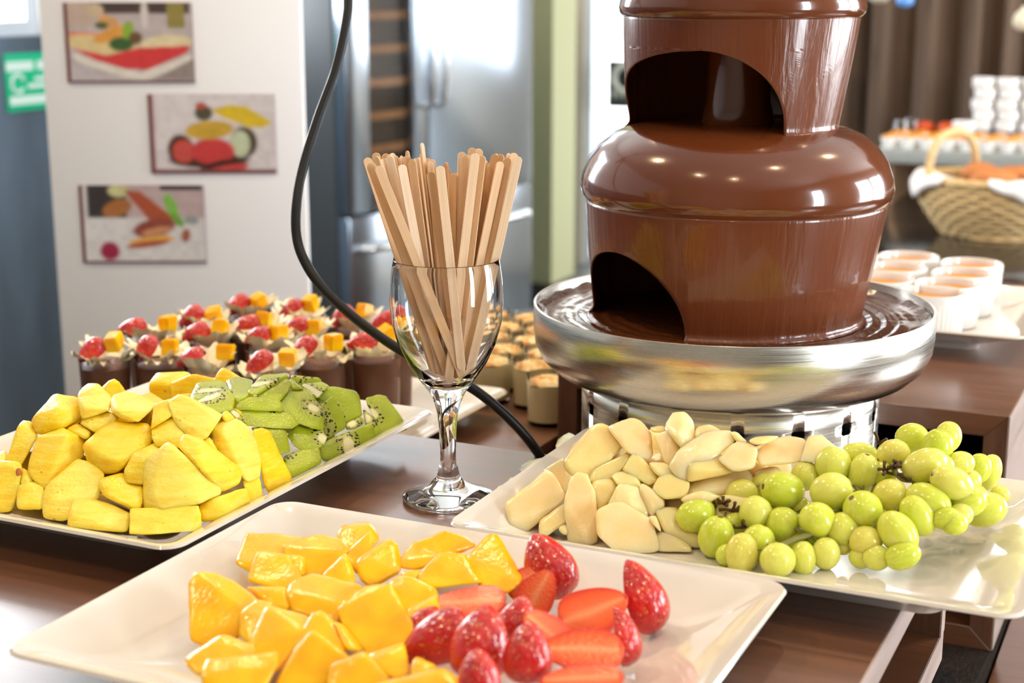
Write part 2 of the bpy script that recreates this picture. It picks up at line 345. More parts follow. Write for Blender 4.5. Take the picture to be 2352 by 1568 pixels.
struct('trim_2', (-3.3, 6.565, FL), (-2.845, 6.875, FL + 0.12), M['skirt'])
# black sticker on the glass of the door: ring emblem over a line of small lettering
p0, p1 = aty(1397, 138, 7.70), aty(1500, 250, 7.70)
st = empty('door_sticker', ((p0[0]+p1[0])/2, 7.70, (p0[2]+p1[2])/2), 'black square sticker with a pale ring emblem on the bright glass door', 'sticker')
bw, bh = (p1[0]-p0[0])/2, (p0[2]-p1[2])/2
boxo('backing', (-bw, 0.0, -bh), (bw, 0.004, bh), M['black'], st)
bm = bmesh.new(); prev = None; ring = []
for k in range(33):
    a = 2*math.pi*k/32; ring.append(((0.055+0.018*math.sin(a/2))*math.cos(a)+0.0, 0.25*bh+(0.055+0.018*math.sin(a/2))*math.sin(a)))
tube(bm, [(-0.02 + x, -0.003, z) for x, z in ring], 0.016, 6); bm_obj('emblem', bm, M['pale'], st, True)
bm = bmesh.new()
for k in range(7):
    x = -bw*0.85 + k*bw*0.26; box(bm, (x, -0.003, -0.50*bh), (x + bw*0.17, 0.001, -0.28*bh)); box(bm, (x+0.01, -0.003, -0.66*bh), (x + bw*0.12, 0.001, -0.55*bh))
bm_obj('lettering', bm, M['pale'], st)
# green sign on the slate wall
sg = empty('green_sign', (-3.295, 3.60, 0.10), 'green sign with white lines and a ring mark on the slate blue wall', 'sign')
boxo('plate', (-0.004, -0.09, -0.085), (0.004, 0.13, 0.085), M['green'], sg, 0.001)
bm = bmesh.new()
box(bm, (0.003, -0.088, 0.034), (0.0055, 0.028, 0.062)); box(bm, (0.003, 0.045, 0.034), (0.0055, 0.11, 0.062))
box(bm, (0.003, -0.08, -0.066), (0.0055, 0.12, -0.04)); box(bm, (0.003, 0.0, -0.02), (0.0055, 0.12, -0.006)); box(bm, (0.003, 0.03, 0.002), (0.0055, 0.12, 0.014))
bm_obj('lettering', bm, M['sign_white'], sg)
bm = bmesh.new(); tube(bm, [(0.004, -0.042+0.026*math.cos(a), -0.003+0.026*math.sin(a)) for a in np.linspace(0.3, 2*math.pi-0.6, 20)], 0.006, 6); bm_obj('ring_mark', bm, M['sign_white'], sg, True)

# ------------------------------------------------------------------ white display board with three printed photographs
c0, c1 = Vector(atd(88, 0, 2.5)), Vector(atd(690, 0, 2.5))
ang = YAW; bd = empty('display_board', (((c0.x+c1.x)/2), ((c0.y+c1.y)/2), FL), 'tall white display board with three dish photographs behind the mousse cups', 'board', rz=ang)
half = (c1 - c0).length / 2
boxo('panel', (-half, 0, 0.03), (half, 0.02, 1.78), M['board'], bd, 0.002)
boxo('foot', (-half, -0.12, 0), (half, 0.14, 0.03), M['board'], bd, 0.003)
NX, NY = 120, 80
gx, gy = np.meshgrid((np.arange(NX) + .5) / NX, (np.arange(NY) + .5) / NY)
def lin(c): c = np.array(c) / 255.0; return np.where(c <= 0.04045, c / 12.92, ((c + 0.055) / 1.055) ** 2.4)
def paint(bgc, layers):
    im = np.empty((NY, NX, 3)); im[:] = lin(bgc)
    for L in layers:
        kind, geo, col = L
        if kind == 'e':
            cx, cy, a, b, rt = geo; dx, dy = (gx - cx) * 1.5, gy - cy
            c, s = math.cos(rad(rt)), math.sin(rad(rt)); u, v = (dx*c + dy*s) / (a*1.5), (-dx*s + dy*c) / b
            mk = np.clip((1.0 - np.sqrt(u*u + v*v)) / 0.18, 0, 1)
        elif kind == 'r':
            x0, y0, x1, y1 = geo; mk = ((gx > x0) & (gx < x1) & (gy > y0) & (gy < y1)).astype(float)
        else:
            inside = np.zeros_like(gx, bool); n = len(geo)
            for i in range(n):
                x1, y1 = geo[i]; x2, y2 = geo[(i+1) % n]
                if y1 == y2: continue
                cross = ((y1 > gy) != (y2 > gy)) & (gx < (x2 - x1) * (gy - y1) / (y2 - y1) + x1)
                inside ^= cross
            mk = inside.astype(float)
        im = im * (1 - mk[..., None]) + lin(col) * mk[..., None]
    return im
def blur(im):
    rs = np.random.RandomState(3); low = rs.rand(14, 20); yy = (np.arange(NY)*14/NY).astype(int); xx = (np.arange(NX)*20/NX).astype(int)
    im = im * (0.91 + 0.16 * low[yy][:, xx][..., None]) * (0.97 + 0.06*rs.rand(NY, NX, 1))
    for _ in range(3):
        p = np.pad(im, ((1, 1), (1, 1), (0, 0)), mode='edge'); im = (p[:-2, 1:-1] + p[2:, 1:-1] + p[1:-1, :-2] + p[1:-1, 2:] + 2*p[1:-1, 1:-1]) / 6
    return np.clip(im, 0, 1)
DISH1 = ((192,178,176), [('r',(0,0,.2,.3),(196,172,156)), ('r',(.18,0,.98,.14),(78,64,58)), ('e',(.22,.1,.08,.1,0),(205,180,150)), ('r',(.80,0,.94,.33),(150,134,72)), ('e',(.62,.14,.03,.2,0),(215,205,200)),
  ('e',(.14,.43,.24,.06,5),(224,124,100)), ('e',(.26,.54,.34,.13,8),(222,197,142)), ('e',(.78,.53,.24,.13,-6),(226,208,164)), ('p',[(.02,.58),(.3,.68),(.55,.58),(.98,.55),(.95,.64),(.62,.86),(.45,.85),(.2,.73)],(214,62,64)),
  ('p',[(.02,.64),(.3,.79),(.56,.90),(.98,.66),(.98,.74),(.62,.99),(.5,.99),(.05,.76)],(226,217,203)), ('p',[(.66,.99),(1,.72),(1,.99)],(150,136,130)), ('p',[(0,.78),(.4,1),(0,1)],(196,184,186)),
  ('e',(.36,.40,.19,.09,-20),(224,156,72)), ('e',(.33,.24,.1,.08,20),(214,160,100)), ('e',(.27,.29,.06,.05,0),(84,92,52)), ('e',(.42,.53,.11,.10,0),(62,98,52)), ('e',(.48,.35,.05,.13,15),(140,172,64)), ('e',(.54,.45,.06,.09,0),(110,84,50))])
DISH2 = ((224,214,213), [('e',(.45,.85,.36,.12,0),(70,46,34)), ('e',(.22,.72,.12,.22,0),(70,42,30)), ('e',(.24,.74,.10,.17,0),(205,82,72)), ('e',(.74,.62,.12,.22,0),(80,60,40)), ('e',(.71,.64,.09,.19,0),(204,212,176)), ('e',(.48,.74,.2,.19,0),(208,66,66)),
  ('e',(.52,.93,.18,.07,-15),(60,36,28)), ('e',(.6,.97,.2,.06,-10),(206,72,68)), ('e',(.46,.46,.22,.13,-5),(208,166,60)), ('p',[(.48,.2),(.62,.14),(.76,.15),(.98,.36),(.9,.43),(.78,.42),(.58,.3)],(226,192,48)), ('e',(.42,.24,.08,.11,0),(84,78,60)), ('e',(.40,.15,.05,.05,0),(190,84,66)), ('r',(0,0,.02,1),(196,156,156)), ('r',(0,.97,1,1),(140,76,80))])
DISH3 = ((226,220,218), [('r',(.25,0,1,.42),(196,172,170)), ('r',(.03,0,.36,.42),(62,56,56)), ('e',(.28,.30,.14,.12,-20),(176,112,62)), ('e',(.3,.07,.1,.09,0),(210,205,150)), ('r',(.64,0,.99,.06),(70,60,62)), ('p',[(.34,.06),(.48,.08),(.74,.42),(.7,.56),(.56,.5),(.46,.3)],(178,86,56)),
  ('e',(.73,.28,.05,.2,-18),(134,194,80)), ('e',(.78,.46,.04,.12,-35),(120,170,70)), ('e',(.58,.56,.2,.13,-12),(152,76,62)), ('e',(.6,.6,.14,.05,-12),(214,150,110)), ('e',(.55,.73,.21,.07,-8),(232,172,88)), ('e',(.52,.78,.2,.04,-8),(176,76,50)), ('e',(.89,.46,.07,.06,0),(150,158,156)), ('e',(.84,.66,.04,.1,10),(168,94,62)), ('e',(.2,.87,.09,.135,0),(164,40,76))])
mp = mat('photo_print_ink', (0.8, 0.8, 0.8), 0.35); t = NT(mp); vc = t.n('ShaderNodeVertexColor', layer_name='ink'); t.base(vc.outputs[0])
M['plum'] = mat('plum_print_edge', (0.20, 0.07, 0.08), 0.5)
bw_inv = Matrix.Translation(bd.location) @ Matrix.Rotation(ang, 4, 'Z'); bw_inv.invert()
def on_board(px, py):
    n = Vector((math.sin(ang), -math.cos(ang), 0)); r = Vector(ray(px, py)); o = Vector(CV); d = (Vector(bd.location) - o).dot(n) / r.dot(n)
    return bw_inv @ (o + r * d)
for (x0, y0, x1, y1, art, lab) in ((158, 6, 440, 190, DISH1, 'printed photograph of a crepe with red sauce, topmost on the white board'), (350, 216, 630, 398, DISH2, 'printed photograph of red meat with yellow garnish, middle one on the white board'), (193, 425, 467, 603, DISH3, 'printed photograph of ribs with a green leaf, lowest on the white board')):
    a, b = on_board((x0), y1), on_board(x1, y0); cx, cz = (a.x + b.x) / 2, (a.z + b.z) / 2; hw, hh = (b.x - a.x) / 2, (b.z - a.z) / 2
    wloc = (Matrix.Translation(bd.location) @ Matrix.Rotation(ang, 4, 'Z')) @ Vector((cx, -0.002, cz))
    root = empty('dish_photograph', wloc, lab, 'photograph', 'photographs on the white board', rz=ang)
    boxo('backing', (-hw, -0.002, -hh), (hw, 0.001, hh), M['plum'], root)
    im = paint(*art); im = blur(im); hw2, x_off, z_off = hw * 0.97, hw * 0.03, hh * 0.03
    vs = [(-hw2 + x_off + 2*hw2*i/NX, -0.0028, hh - z_off*0 - 2*hh*0.97*j/NY) for j in range(NY+1) for i in range(NX+1)]
    fs = [(j*(NX+1)+i, (j+1)*(NX+1)+i, (j+1)*(NX+1)+i+1, j*(NX+1)+i+1) for j in range(NY) for i in range(NX)]
    me = bpy.data.meshes.new('print'); me.from_pydata(vs, [], fs)
    ca = me.color_attributes.new('ink', 'FLOAT_COLOR', 'CORNER')
    cols = np.ones((NY*NX, 4, 4)); cols[:, :, :3] = im.reshape(-1, 1, 3); ca.data.foreach_set('color', cols.ravel())
    link('print', me, mp, root)

# ------------------------------------------------------------------ steel fridge with a glazed wine door, and dark cabinet side
P0, P1 = Vector((-2.488, 4.087, 0)), Vector((-2.338, 5.161, 0)); fl = (P1 - P0).length
fr = empty('steel_fridge', (P0.x, P0.y, FL), 'tall brushed steel fridge with a narrow glazed wine door and freezer drawers', 'fridge', rz=math.atan2(P1.y - P0.y, P1.x - P0.x))
# local: +x along the front, +y away behind the front (into the wall)
FH = 2.12
boxo('body', (0.0, 0.03, 0.0), (fl, 0.62, FH), M['cabinet'], fr, 0.004)
dz = 0.80; xs = 0.43
wd = empty('wine_door'); wd.parent = fr
bm = bmesh.new()
for a, b in (((0.0, -0.02, dz + 0.01), (0.115, 0.025, FH)), ((0.345, -0.02, dz + 0.01), (xs - 0.004, 0.025, FH)), ((0.115, -0.02, dz + 0.01), (0.345, 0.025, dz + 0.15)), ((0.115, -0.02, FH - 0.1), (0.345, 0.025, FH))): box(bm, a, b, 0.004)
bm_obj('door_frame', bm, M['fridge_steel'], wd, 40)
boxo('glass_pane', (0.115, -0.008, dz + 0.15), (0.345, -0.004, FH - 0.1), M['dim_glass'], wd)
boxo('cellar', (0.10, 0.020, dz + 0.14), (0.36, 0.029, FH - 0.09), M['dark'], wd)
for k in range(9):
    z = dz + 0.19 + k * 0.105
    bm = bmesh.new()
    for q in range(9):
        a0, a1 = math.pi*q/9, math.pi*(q+1)/9
    seg = [bm.verts.new((0.12 + 0.22*q/10, 0.010 - 0.010*math.sin(math.pi*q/10), zz)) for zz in (z, z + 0.026) for q in range(11)]
    back = [bm.verts.new((0.12 + 0.22*q/10, 0.018, zz)) for zz in (z, z + 0.026) for q in range(11)]
    for q in range(10):
        bm.faces.new((seg[q], seg[q+1], seg[q+12], seg[q+11])); bm.faces.new((seg[q+11], seg[q+12], back[q+12], back[q+11])); bm.faces.new((seg[q+1], seg[q], back[q], back[q+1]))
    bm_obj('wine_rack', bm, M['panel'], wd, 40)
boxo('door', (xs, -0.02, dz + 0.01), (fl - 0.012, 0.025, FH), M['fridge_steel'], fr, 0.004)
for nm, x0, x1 in (('drawer', 0.0, xs - 0.004), ('drawer', xs, fl - 0.012)):
    dr = boxo(nm, (x0, -0.02, 0.08), (x1, 0.025, dz), M['fridge_steel'], fr, 0.004)
    bm = bmesh.new(); xm = (x0 + x1)/2; hw = (x1 - x0) * 0.36
    tube(bm, smooth_path([(xm - hw, -0.02, dz - 0.10), (xm - hw, -0.055, dz - 0.10), (xm, -0.065, dz - 0.10), (xm + hw, -0.055, dz - 0.10), (xm + hw, -0.02, dz - 0.10)], 5), 0.014, 8)
    bm_obj('handle', bm, M['chrome'], dr, True)
for x in (xs - 0.035, xs + 0.035):
    bm = bmesh.new(); tube(bm, smooth_path([(x, -0.02, 1.13), (x, -0.06, 1.16), (x, -0.075, 1.45), (x, -0.06, 1.95), (x, -0.02, 1.98)], 6), 0.011, 8)
    bm_obj('handle', bm, M['chrome'], fr, True)
# ------------------------------------------------------------------ brown curtain
bm = bmesh.new(); nx = 260; rows = []
prof = [(-1.22 + 3.2*i/nx, 4.99 + 0.045*math.sin(i*0.62 + 1.1*math.sin(i*0.13)) + 0.02*math.sin(i*1.7)) for i in range(nx+1)]
for z in (FL + 0.02, -0.2, 0.7, CE - 0.03): rows.append([bm.verts.new((x, y, z)) for x, y in prof])
for a, b in zip(rows, rows[1:]):
    for i in range(nx): bm.faces.new((a[i], a[i+1], b[i+1], b[i]))
cu = bm_obj('curtain', bm, M['curtain'], None, True); tag(cu, 'long brown curtain hanging in folds behind the far dessert shelf', 'curtain')

# ------------------------------------------------------------------ counters and wooden risers
GZ = -0.232
ct = empty('buffet_counter', (-0.4, 1.2, FL), 'long buffet counter with a black granite top under the wooden risers', 'counter')
def part_box(name, a, b, mt, root, bev=0.0, label=None):
    o = boxo(name, tuple(np.array(a) - np.array(root.location)), tuple(np.array(b) - np.array(root.location)), mt, root, bev)
    if label: o['label'] = label
    return o
part_box('granite_top', (-1.09, 0.15, GZ - 0.03), (-0.15, 2.12, GZ), M['granite'], ct, 0.002)
part_box('wooden_border', (-0.148, 0.15, GZ - 0.03), (0.45, 2.12, GZ + 0.001), M['wood_top'], ct, 0.002, 'walnut border beside the granite')
part_box('base_cabinet', (-1.05, 0.25, FL), (0.40, 2.08, GZ - 0.03), M['wood_y'], ct)

ra = empty('wooden_riser', (-0.157, 0.25, -0.113), 'hollow walnut riser with pale edge bands carrying the three fruit platters', 'riser')
X0, X1, Y0, Y1 = -0.855, -0.157, 0.40, 1.1125
def banded(name, a, b, root, mt, eps=0.0012):
    part_box(name, a, (b[0] - eps, b[1], b[2]), mt, root)
    part_box('edge_band', (b[0] - eps, a[1], a[2]), b, M['edge'], root)
banded('top_panel', (X0, Y0, -0.022), (X1, 1.125, 0.0), ra, M['wood_top'])
banded('bottom_panel', (X0, Y0, -0.113), (X1, 1.108, -0.090), ra, M['wood_top'])
banded('back_panel', (X0, 1.095, -0.090), (X1, 1.111, -0.022), ra, M['wood_y'])
part_box('side_panel', (X0, Y0, -0.090), (X0 + 0.02, 1.095, -0.022), M['wood_y'], ra)
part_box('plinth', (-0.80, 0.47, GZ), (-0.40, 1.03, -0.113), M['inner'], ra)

rb = empty('wooden_riser', (-0.85, 1.16, GZ), 'lower walnut riser behind carrying the mousse cup tray and the trifle glasses', 'riser')
part_box('top_panel', (-1.083, 1.145, -0.102), (-0.612, 1.80, -0.080), M['wood_top'], rb, 0.001)
part_box('front_panel', (-1.083, 1.147, GZ), (-0.614, 1.167, -0.102), M['wood_y'], rb)
part_box('side_panel', (-0.634, 1.167, GZ), (-0.614, 1.79, -0.102), M['wood_y'], rb); part_box('side_panel', (-1.083, 1.167, GZ), (-1.063, 1.79, -0.102), M['wood_y'], rb)

rc = empty('wooden_riser', (-0.38, 1.41, GZ), 'open fronted walnut riser with mitred frame under the white ramekins', 'riser')
cx0, cx1, cy0, cy1, tk = -0.605, -0.155, 1.41, 2.08, 0.0215
def frame_piece(name, pts, mt):      # mitred front: polygon in x,z pushed back through the riser
    bm = bmesh.new(); ox, oy, oz = rc.location
    A = [bm.verts.new((x - ox, cy0 - oy, z - oz)) for x, z in pts]; B = [bm.verts.new((x - ox, cy1 - oy, z - oz)) for x, z in pts]
    n = len(pts); bm.faces.new(A); bm.faces.new(B[::-1])
    for i in range(n): bm.faces.new((A[i], B[i], B[(i+1) % n], A[(i+1) % n]))
    bmesh.ops.recalc_face_normals(bm, faces=bm.faces[:]); bmesh.ops.bevel(bm, geom=bm.edges[:], offset=0.0006, segments=1, affect='EDGES')
    return bm_obj(name, bm, mt, rc)
frame_piece('top_panel', [(cx0, 0), (cx1, 0), (cx1 - tk, -tk), (cx0 + tk, -tk)], M['wood_top'])
frame_piece('bottom_panel', [(cx0, GZ), (cx0 + tk, GZ + tk), (cx1 - tk, GZ + tk), (cx1, GZ)], M['wood_top'])
sp_ = frame_piece('side_panel', [(cx1, 0), (cx1, GZ), (cx1 - tk, GZ + tk), (cx1 - tk, -tk)], M['wood_y'])
frame_piece('side_panel', [(cx0, 0), (cx0 + tk, -tk), (cx0 + tk, GZ + tk), (cx0, GZ)], M['wood_y'])
part_box('lit_side_sheet', (cx1, cy0 + 0.001, GZ + 0.001), (cx1 + 0.001, cy1, -0.001), M['edge'], rc, 0, 'outer riser side coloured pale as if lit')  # thin pale sheet: light on this side put into its colour
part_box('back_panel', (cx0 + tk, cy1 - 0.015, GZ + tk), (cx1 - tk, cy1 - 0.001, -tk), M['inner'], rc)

# ------------------------------------------------------------------ square rimmed platters
def rrect(hx, hy, r, n=8):
    pts = []
    for cx, cy, a in ((hx - r, hy - r, 0), (-hx + r, hy - r, 90), (-hx + r, -hy + r, 180), (hx - r, -hy + r, 270)):
        for k in range(n + 1): t = rad(a + 90 * k / n); pts.append((cx + r*math.cos(t), cy + r*math.sin(t)))
    return pts
def platter(name, x0, x1, y0, y1, z, label, group, rim=0.030):
    cx, cy, hx, hy = (x0+x1)/2, (y0+y1)/2, (x1-x0)/2, (y1-y0)/2
    bm = bmesh.new(); s = rim / 0.03
    loops = [(0.064, 0.004), (0.060, 0.0), (0.055, 0.0), (0.050, 0.008*s), (0.036, 0.0125*s), (0.012, 0.0235*s), (0.0025, 0.0268*s), (0.0, 0.0284*s), (0.0014, 0.0302*s), (0.005, 0.0297*s), (0.014, 0.0265*s), (0.028, 0.0190*s), (0.040, 0.0138*s), (0.052, 0.0112*s), (0.066, 0.0103*s)]
    rings = []
    for ins, zz in loops:
        r = max(0.016 - ins * 0.25, 0.004) + (0.012 if ins > 0.03 else 0)
        rings.append([bm.verts.new((px, py, zz)) for px, py in rrect(hx - ins, hy - ins, r)])
    n = len(rings[0])
    for A, B in zip(rings, rings[1:]):
        for i in range(n): bm.faces.new((A[i], A[(i+1) % n], B[(i+1) % n], B[i]))
    bm.faces.new(rings[0][::-1]); bm.faces.new(rings[-1])
    o = bm_obj(name, bm, M['porcelain'], None, 40, (cx, cy, z)); return tag(o, label, 'platter', group)
PG = 'white rectangular platters'
platter('platter', -0.875, -0.590, 0.747, 1.116, 0.0, 'white rectangular platter holding the pineapple and kiwi heaps', PG)
platter('platter', -0.583, -0.213, 0.582, 0.862, 0.0, 'white rectangular platter holding the mango cubes and cut strawberries', PG)
platter('platter', -0.455, -0.078, 0.864, 1.128, 0.0, 'white rectangular platter holding the melon chunks and green grapes', PG)
platter('platter', -1.075, -0.688, 1.16, 1.475, -0.080, 'white rectangular platter under the chocolate mousse cups', PG)
platter('platter', -0.545, -0.166, 1.610, 1.900, 0.0, 'white rectangular platter under the custard ramekins', PG)

# ------------------------------------------------------------------ chocolate fountain
FX, FY = -0.3775, 1.264
fo = empty('chocolate_fountain', (FX, FY, GZ), 'tiered steel chocolate fountain with brown chocolate sheets pouring into its basin', 'fountain')
def fz(z): return z - GZ
bm = bmesh.new()
rings = lathe(bm, [(0.0, fz(0.062)), (0.09, fz(0.0585)), (0.140, fz(0.0600)), (0.157, fz(0.066)), (0.1665, fz(0.077)), (0.1705, fz(0.092)), (0.1712, fz(0.1148)), (0.1727, fz(0.1155)), (0.1733, fz(0.1145)),
                   (0.1733, fz(0.094)), (0.1717, fz(0.0805)), (0.1665, fz(0.069)), (0.1565, fz(0.0595)), (0.144, fz(0.0530)), (0.132, fz(0.0505)), (0.0, fz(0.050))], 128)
bm_obj('basin', bm, M['steel'], fo, 50)
# drum with square vents
bm = bmesh.new(); NS = 16; th0 = math.atan2(-1, 0) + YAW + rad(17.5); zs = [0.0, fz(0.0235), fz(0.0250), fz(0.0325), fz(0.0340), fz(0.0515)]; rr = 0.130
hw_ = 0.0062 / rr; half_s = math.pi / NS
angs = [-half_s, -half_s*0.6, -hw_, -hw_*0.72, 0.0, hw_*0.72, hw_, half_s*0.6, half_s]
vg = {}
def dv(a, z):
    k = (round(a, 5), round(z, 5))
    if k not in vg: vg[k] = bm.verts.new((rr*math.cos(a), rr*math.sin(a), z))
    return vg[k]
for s_ in range(NS):
    base = th0 + 2*half_s*s_
    for i in range(8):
        for j in range(5):
            a0, a1, z0, z1 = base + angs[i], base + angs[i+1], zs[j], zs[j+1]
            hole = 2 <= i <= 5 and 1 <= j <= 3
            if hole and (i in (2, 5)) and j in (1, 3):       # chamfered corners of the vent
                c = {(2, 1): ((a0, z0), (a1, z0), (a0, z1)), (5, 1): ((a0, z0), (a1, z0), (a1, z1)), (2, 3): ((a0, z0), (a1, z1), (a0, z1)), (5, 3): ((a1, z0), (a1, z1), (a0, z1))}[(i, j)]
                bm.faces.new([dv(*q) for q in c])
            elif not hole: bm.faces.new((dv(a0, z0), dv(a1, z0), dv(a1, z1), dv(a0, z1)))
bmesh.ops.remove_doubles(bm, verts=bm.verts[:], dist=1e-5)
dr = bm_obj('base_drum', bm, M['steel'], fo, True)
so = dr.modifiers.new('thickness', 'SOLIDIFY'); so.thickness = 0.0015; so.offset = -1
bm = bmesh.new(); lathe(bm, [(0.118, 0.001), (0.118, fz(0.049))], 48); bm_obj('vent_shade_liner', bm, M['inner'], fo, True)  # black inner cylinder stands in for the shade seen through the vents
# chocolate in the basin
bm = bmesh.new(); prof = [(0.02 + 0.1505*i/60, 0) for i in range(61)]; rings = []
for r, _ in prof:
    ring = []
    for k in range(160):
        a = 2*math.pi*k/160; p = Vector((r*math.cos(a), r*math.sin(a), 0))
        z = 0.1035 + 0.0012*noise.noise(p*34) + 0.0005*noise.noise(p*95 + Vector((3, 1, 2))) + 0.0012*math.sin((r - 0.118)*520)*math.exp(-abs(r-0.125)*40)
        if r > 0.162: z += (r - 0.162) / 0.0085 * 0.0062 * (0.7 + 0.6*noise.noise(p*60))
        ring.append(bm.verts.new((p.x, p.y, fz(z))))
    rings.append(ring)
for A, B in zip(rings, rings[1:]):
    for k in range(160): bm.faces.new((A[k], A[(k+1) % 160], B[(k+1) % 160], B[k]))
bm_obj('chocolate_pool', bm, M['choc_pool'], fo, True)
# central column and tier bodies covered in chocolate
FD = 1.333
def pr(px): return px * FD / FPX
def tier(name, prof, mt): bm = bmesh.new(); lathe(bm, prof, 128); return bm_obj(name, bm, mt, fo, True)
tier('column', [(0.042, fz(0.10)), (0.036, fz(0.12)), (0.034, fz(0.205))], M['choc'])
tier('column', [(0.040, fz(0.262)), (0.031, fz(0.272)), (0.027, fz(0.29)), (0.0265, fz(0.335)), (0.029, fz(0.366))], M['choc'])
dome = [(0.0, 0.2712), (0.05, 0.2710), (0.078, 0.2700), (0.092, 0.2675), (0.106, 0.2618), (0.118, 0.2525), (0.1265, 0.2410), (0.1315, 0.2285), (0.1332, 0.2180), (0.1322, 0.2115), (0.1300, 0.2085), (0.1285, 0.2060), (0.1270, 0.2050), (0.118, 0.2055), (0.05, 0.2075), (0.034, 0.2075)]
tier('tier', [(r, fz(z)) for r, z in dome], M['choc'])
top = [(0.0, 0.420), (0.03, 0.419), (0.06, 0.413), (0.08, 0.402), (0.094, 0.388), (0.1015, 0.376), (0.1030, 0.3672), (0.1018, 0.3625), (0.0995, 0.3598), (0.0975, 0.3590), (0.088, 0.3600), (0.026, 0.362)]
tier('tier', [(r, fz(z)) for r, z in top], M['choc'])
tier('crown_tier', [(0.0, fz(0.505)), (0.035, fz(0.50)), (0.062, fz(0.485)), (0.071, fz(0.468)), (0.069, fz(0.460)), (0.064, fz(0.456)), (0.061, fz(0.42)), (0.06, fz(0.414))], M['choc'])
CAMA = -math.pi/2 + YAW      # direction from the axis to the camera
def sheet(name, z1, z0, r1, r0, shift, tc, wl, wr, ztop, flare):
    # tc: centre of the arch; wl / wr: half widths at the bottom towards either side, all in degrees, + is to the camera's right
    bm = bmesh.new(); rows = []; n = 170; zl = list(np.linspace(z1, ztop, 12)) + [ztop - (ztop - z0) * (k/34)**1.35 for k in range(1, 35)]
    for z in zl:
        f = (z1 - z) / (z1 - z0); h = max(0.0, (ztop - z) / (ztop - z0))
        o_ = math.sqrt(max(0.0, 1 - (1 - h)**2.0)) if h > 0 else 0.0; o_ = o_**1.12
        aR, aL = tc + wr * o_, tc - wl * o_ + 360
        r = r1 + (r0 - r1) * f**1.15 + flare * max(0.0, (f - 0.93) / 0.07)**2
        row = []
        for k in range(n + 1):
            a = aR + (aL - aR) * k / n; th = CAMA + rad(a)
            wob = 0.0007 * noise.noise(Vector((math.cos(th)*9, math.sin(th)*9, z*2.0))) * f + 0.0004*noise.noise(Vector((math.cos(th)*34, math.sin(th)*34, z*1.5))) * f
            x, y = (r + wob) * math.cos(th), (r + wob) * math.sin(th)
            s = shift * f
            row.append(bm.verts.new((x - s*CRIGHT.x, y - s*CRIGHT.y, fz(z))))
        rows.append(row)
    for A, B in zip(rows, rows[1:]):
        for k in range(n): bm.faces.new((A[k], A[k+1], B[k+1], B[k]))
    bmesh.ops.remove_doubles(bm, verts=bm.verts[:], dist=2e-5)
    o = bm_obj(name, bm, M['choc_fall'], fo, True); so = o.modifiers.new('thickness', 'SOLIDIFY'); so.thickness = 0.0016; so.offset = -1
    return o
sheet('chocolate_sheet', 0.2065, 0.1040, 0.1285, 0.1150, 0.005, -57, 38, 33, 0.1705, 0.005)
sheet('chocolate_sheet', 0.3600, 0.2650, 0.0985, 0.0885, 0.0055, -26, 80, 46, 0.3345, 0.005)

# ------------------------------------------------------------------ black cable hanging from above into the gap behind the riser
cpx = [(812,-420),(806,-200),(800,-30),(796,45),(771,160),(731,270),(697,380),(682,460),(681,540),(700,600),(740,660),(805,722),(880,778),(950,822),(1020,858),(1090,895),(1150,943),(1200,993),(1236,1040),(1262,1085)]
cD = [1.36,1.35,1.34,1.33,1.32,1.31,1.30,1.29,1.285,1.28,1.275,1.27,1.265,1.262,1.26,1.258,1.262,1.268,1.275,1.285]
pts = [atd(x, y, d) for (x, y), d in zip(cpx, cD)]
pts = [(pts[0][0] - 0.02, pts[0][1] + 0.02, CE)] + pts
bm = bmesh.new(); tube(bm, smooth_path(pts, 8), 0.0042, 12); o = bm_obj('power_cable', bm, M['cord'], None, True)
tag(o, 'black power cable hanging in a curve behind the wine glass', 'cable')

# ------------------------------------------------------------------ wine glass with wooden stirrers
gp_ = at(1030, 1147, 0); GX, GY = gp_[0], gp_[1]
bm = bmesh.new()
outer = [(0.0, 0.0012), (0.012, 0.0010), (0.030, 0.0004), (0.0335, 0.0008), (0.0352, 0.0022), (0.0350, 0.0036), (0.031, 0.0052), (0.022, 0.0085), (0.014, 0.0130), (0.0098, 0.0180), (0.0082, 0.0230), (0.0074, 0.0270), (0.0062, 0.0290), (0.0061, 0.040), (0.0066, 0.055), (0.0078, 0.068), (0.0100, 0.0775), (0.0145, 0.0870), (0.0215, 0.0965), (0.0300, 0.1090), (0.0370, 0.1240), (0.0412, 0.1400), (0.0426, 0.1550), (0.0420, 0.1700), (0.0402, 0.1830), (0.0392, 0.1874), (0.0390, 0.1880),
         (0.0388, 0.1874), (0.0397, 0.1829), (0.0415, 0.1699), (0.0420, 0.1550), (0.0405, 0.1401), (0.0362, 0.1247), (0.0280, 0.1112), (0.0195, 0.0998), (0.0110, 0.0935), (0.0, 0.0915)]
GS = 1.0
lathe(bm, [(r*GS, z*GS) for r, z in outer], 96)
gl = bm_obj('wine_glass', bm, M['glass'], None, True, (GX, GY, 0.0)); tag(gl, 'clear stemmed wine glass packed with wooden stirrers between the platters', 'glass')
gl['category'] = 'glass'
def bowl_r(z):
    prof = outer[27:]
    for (r0, z0), (r1, z1) in zip(prof, prof[1:]):
        if z1 <= z <= z0: return r1 + (r0 - r1) * (z - z1) / max(z0 - z1, 1e-6)
    return 0.038
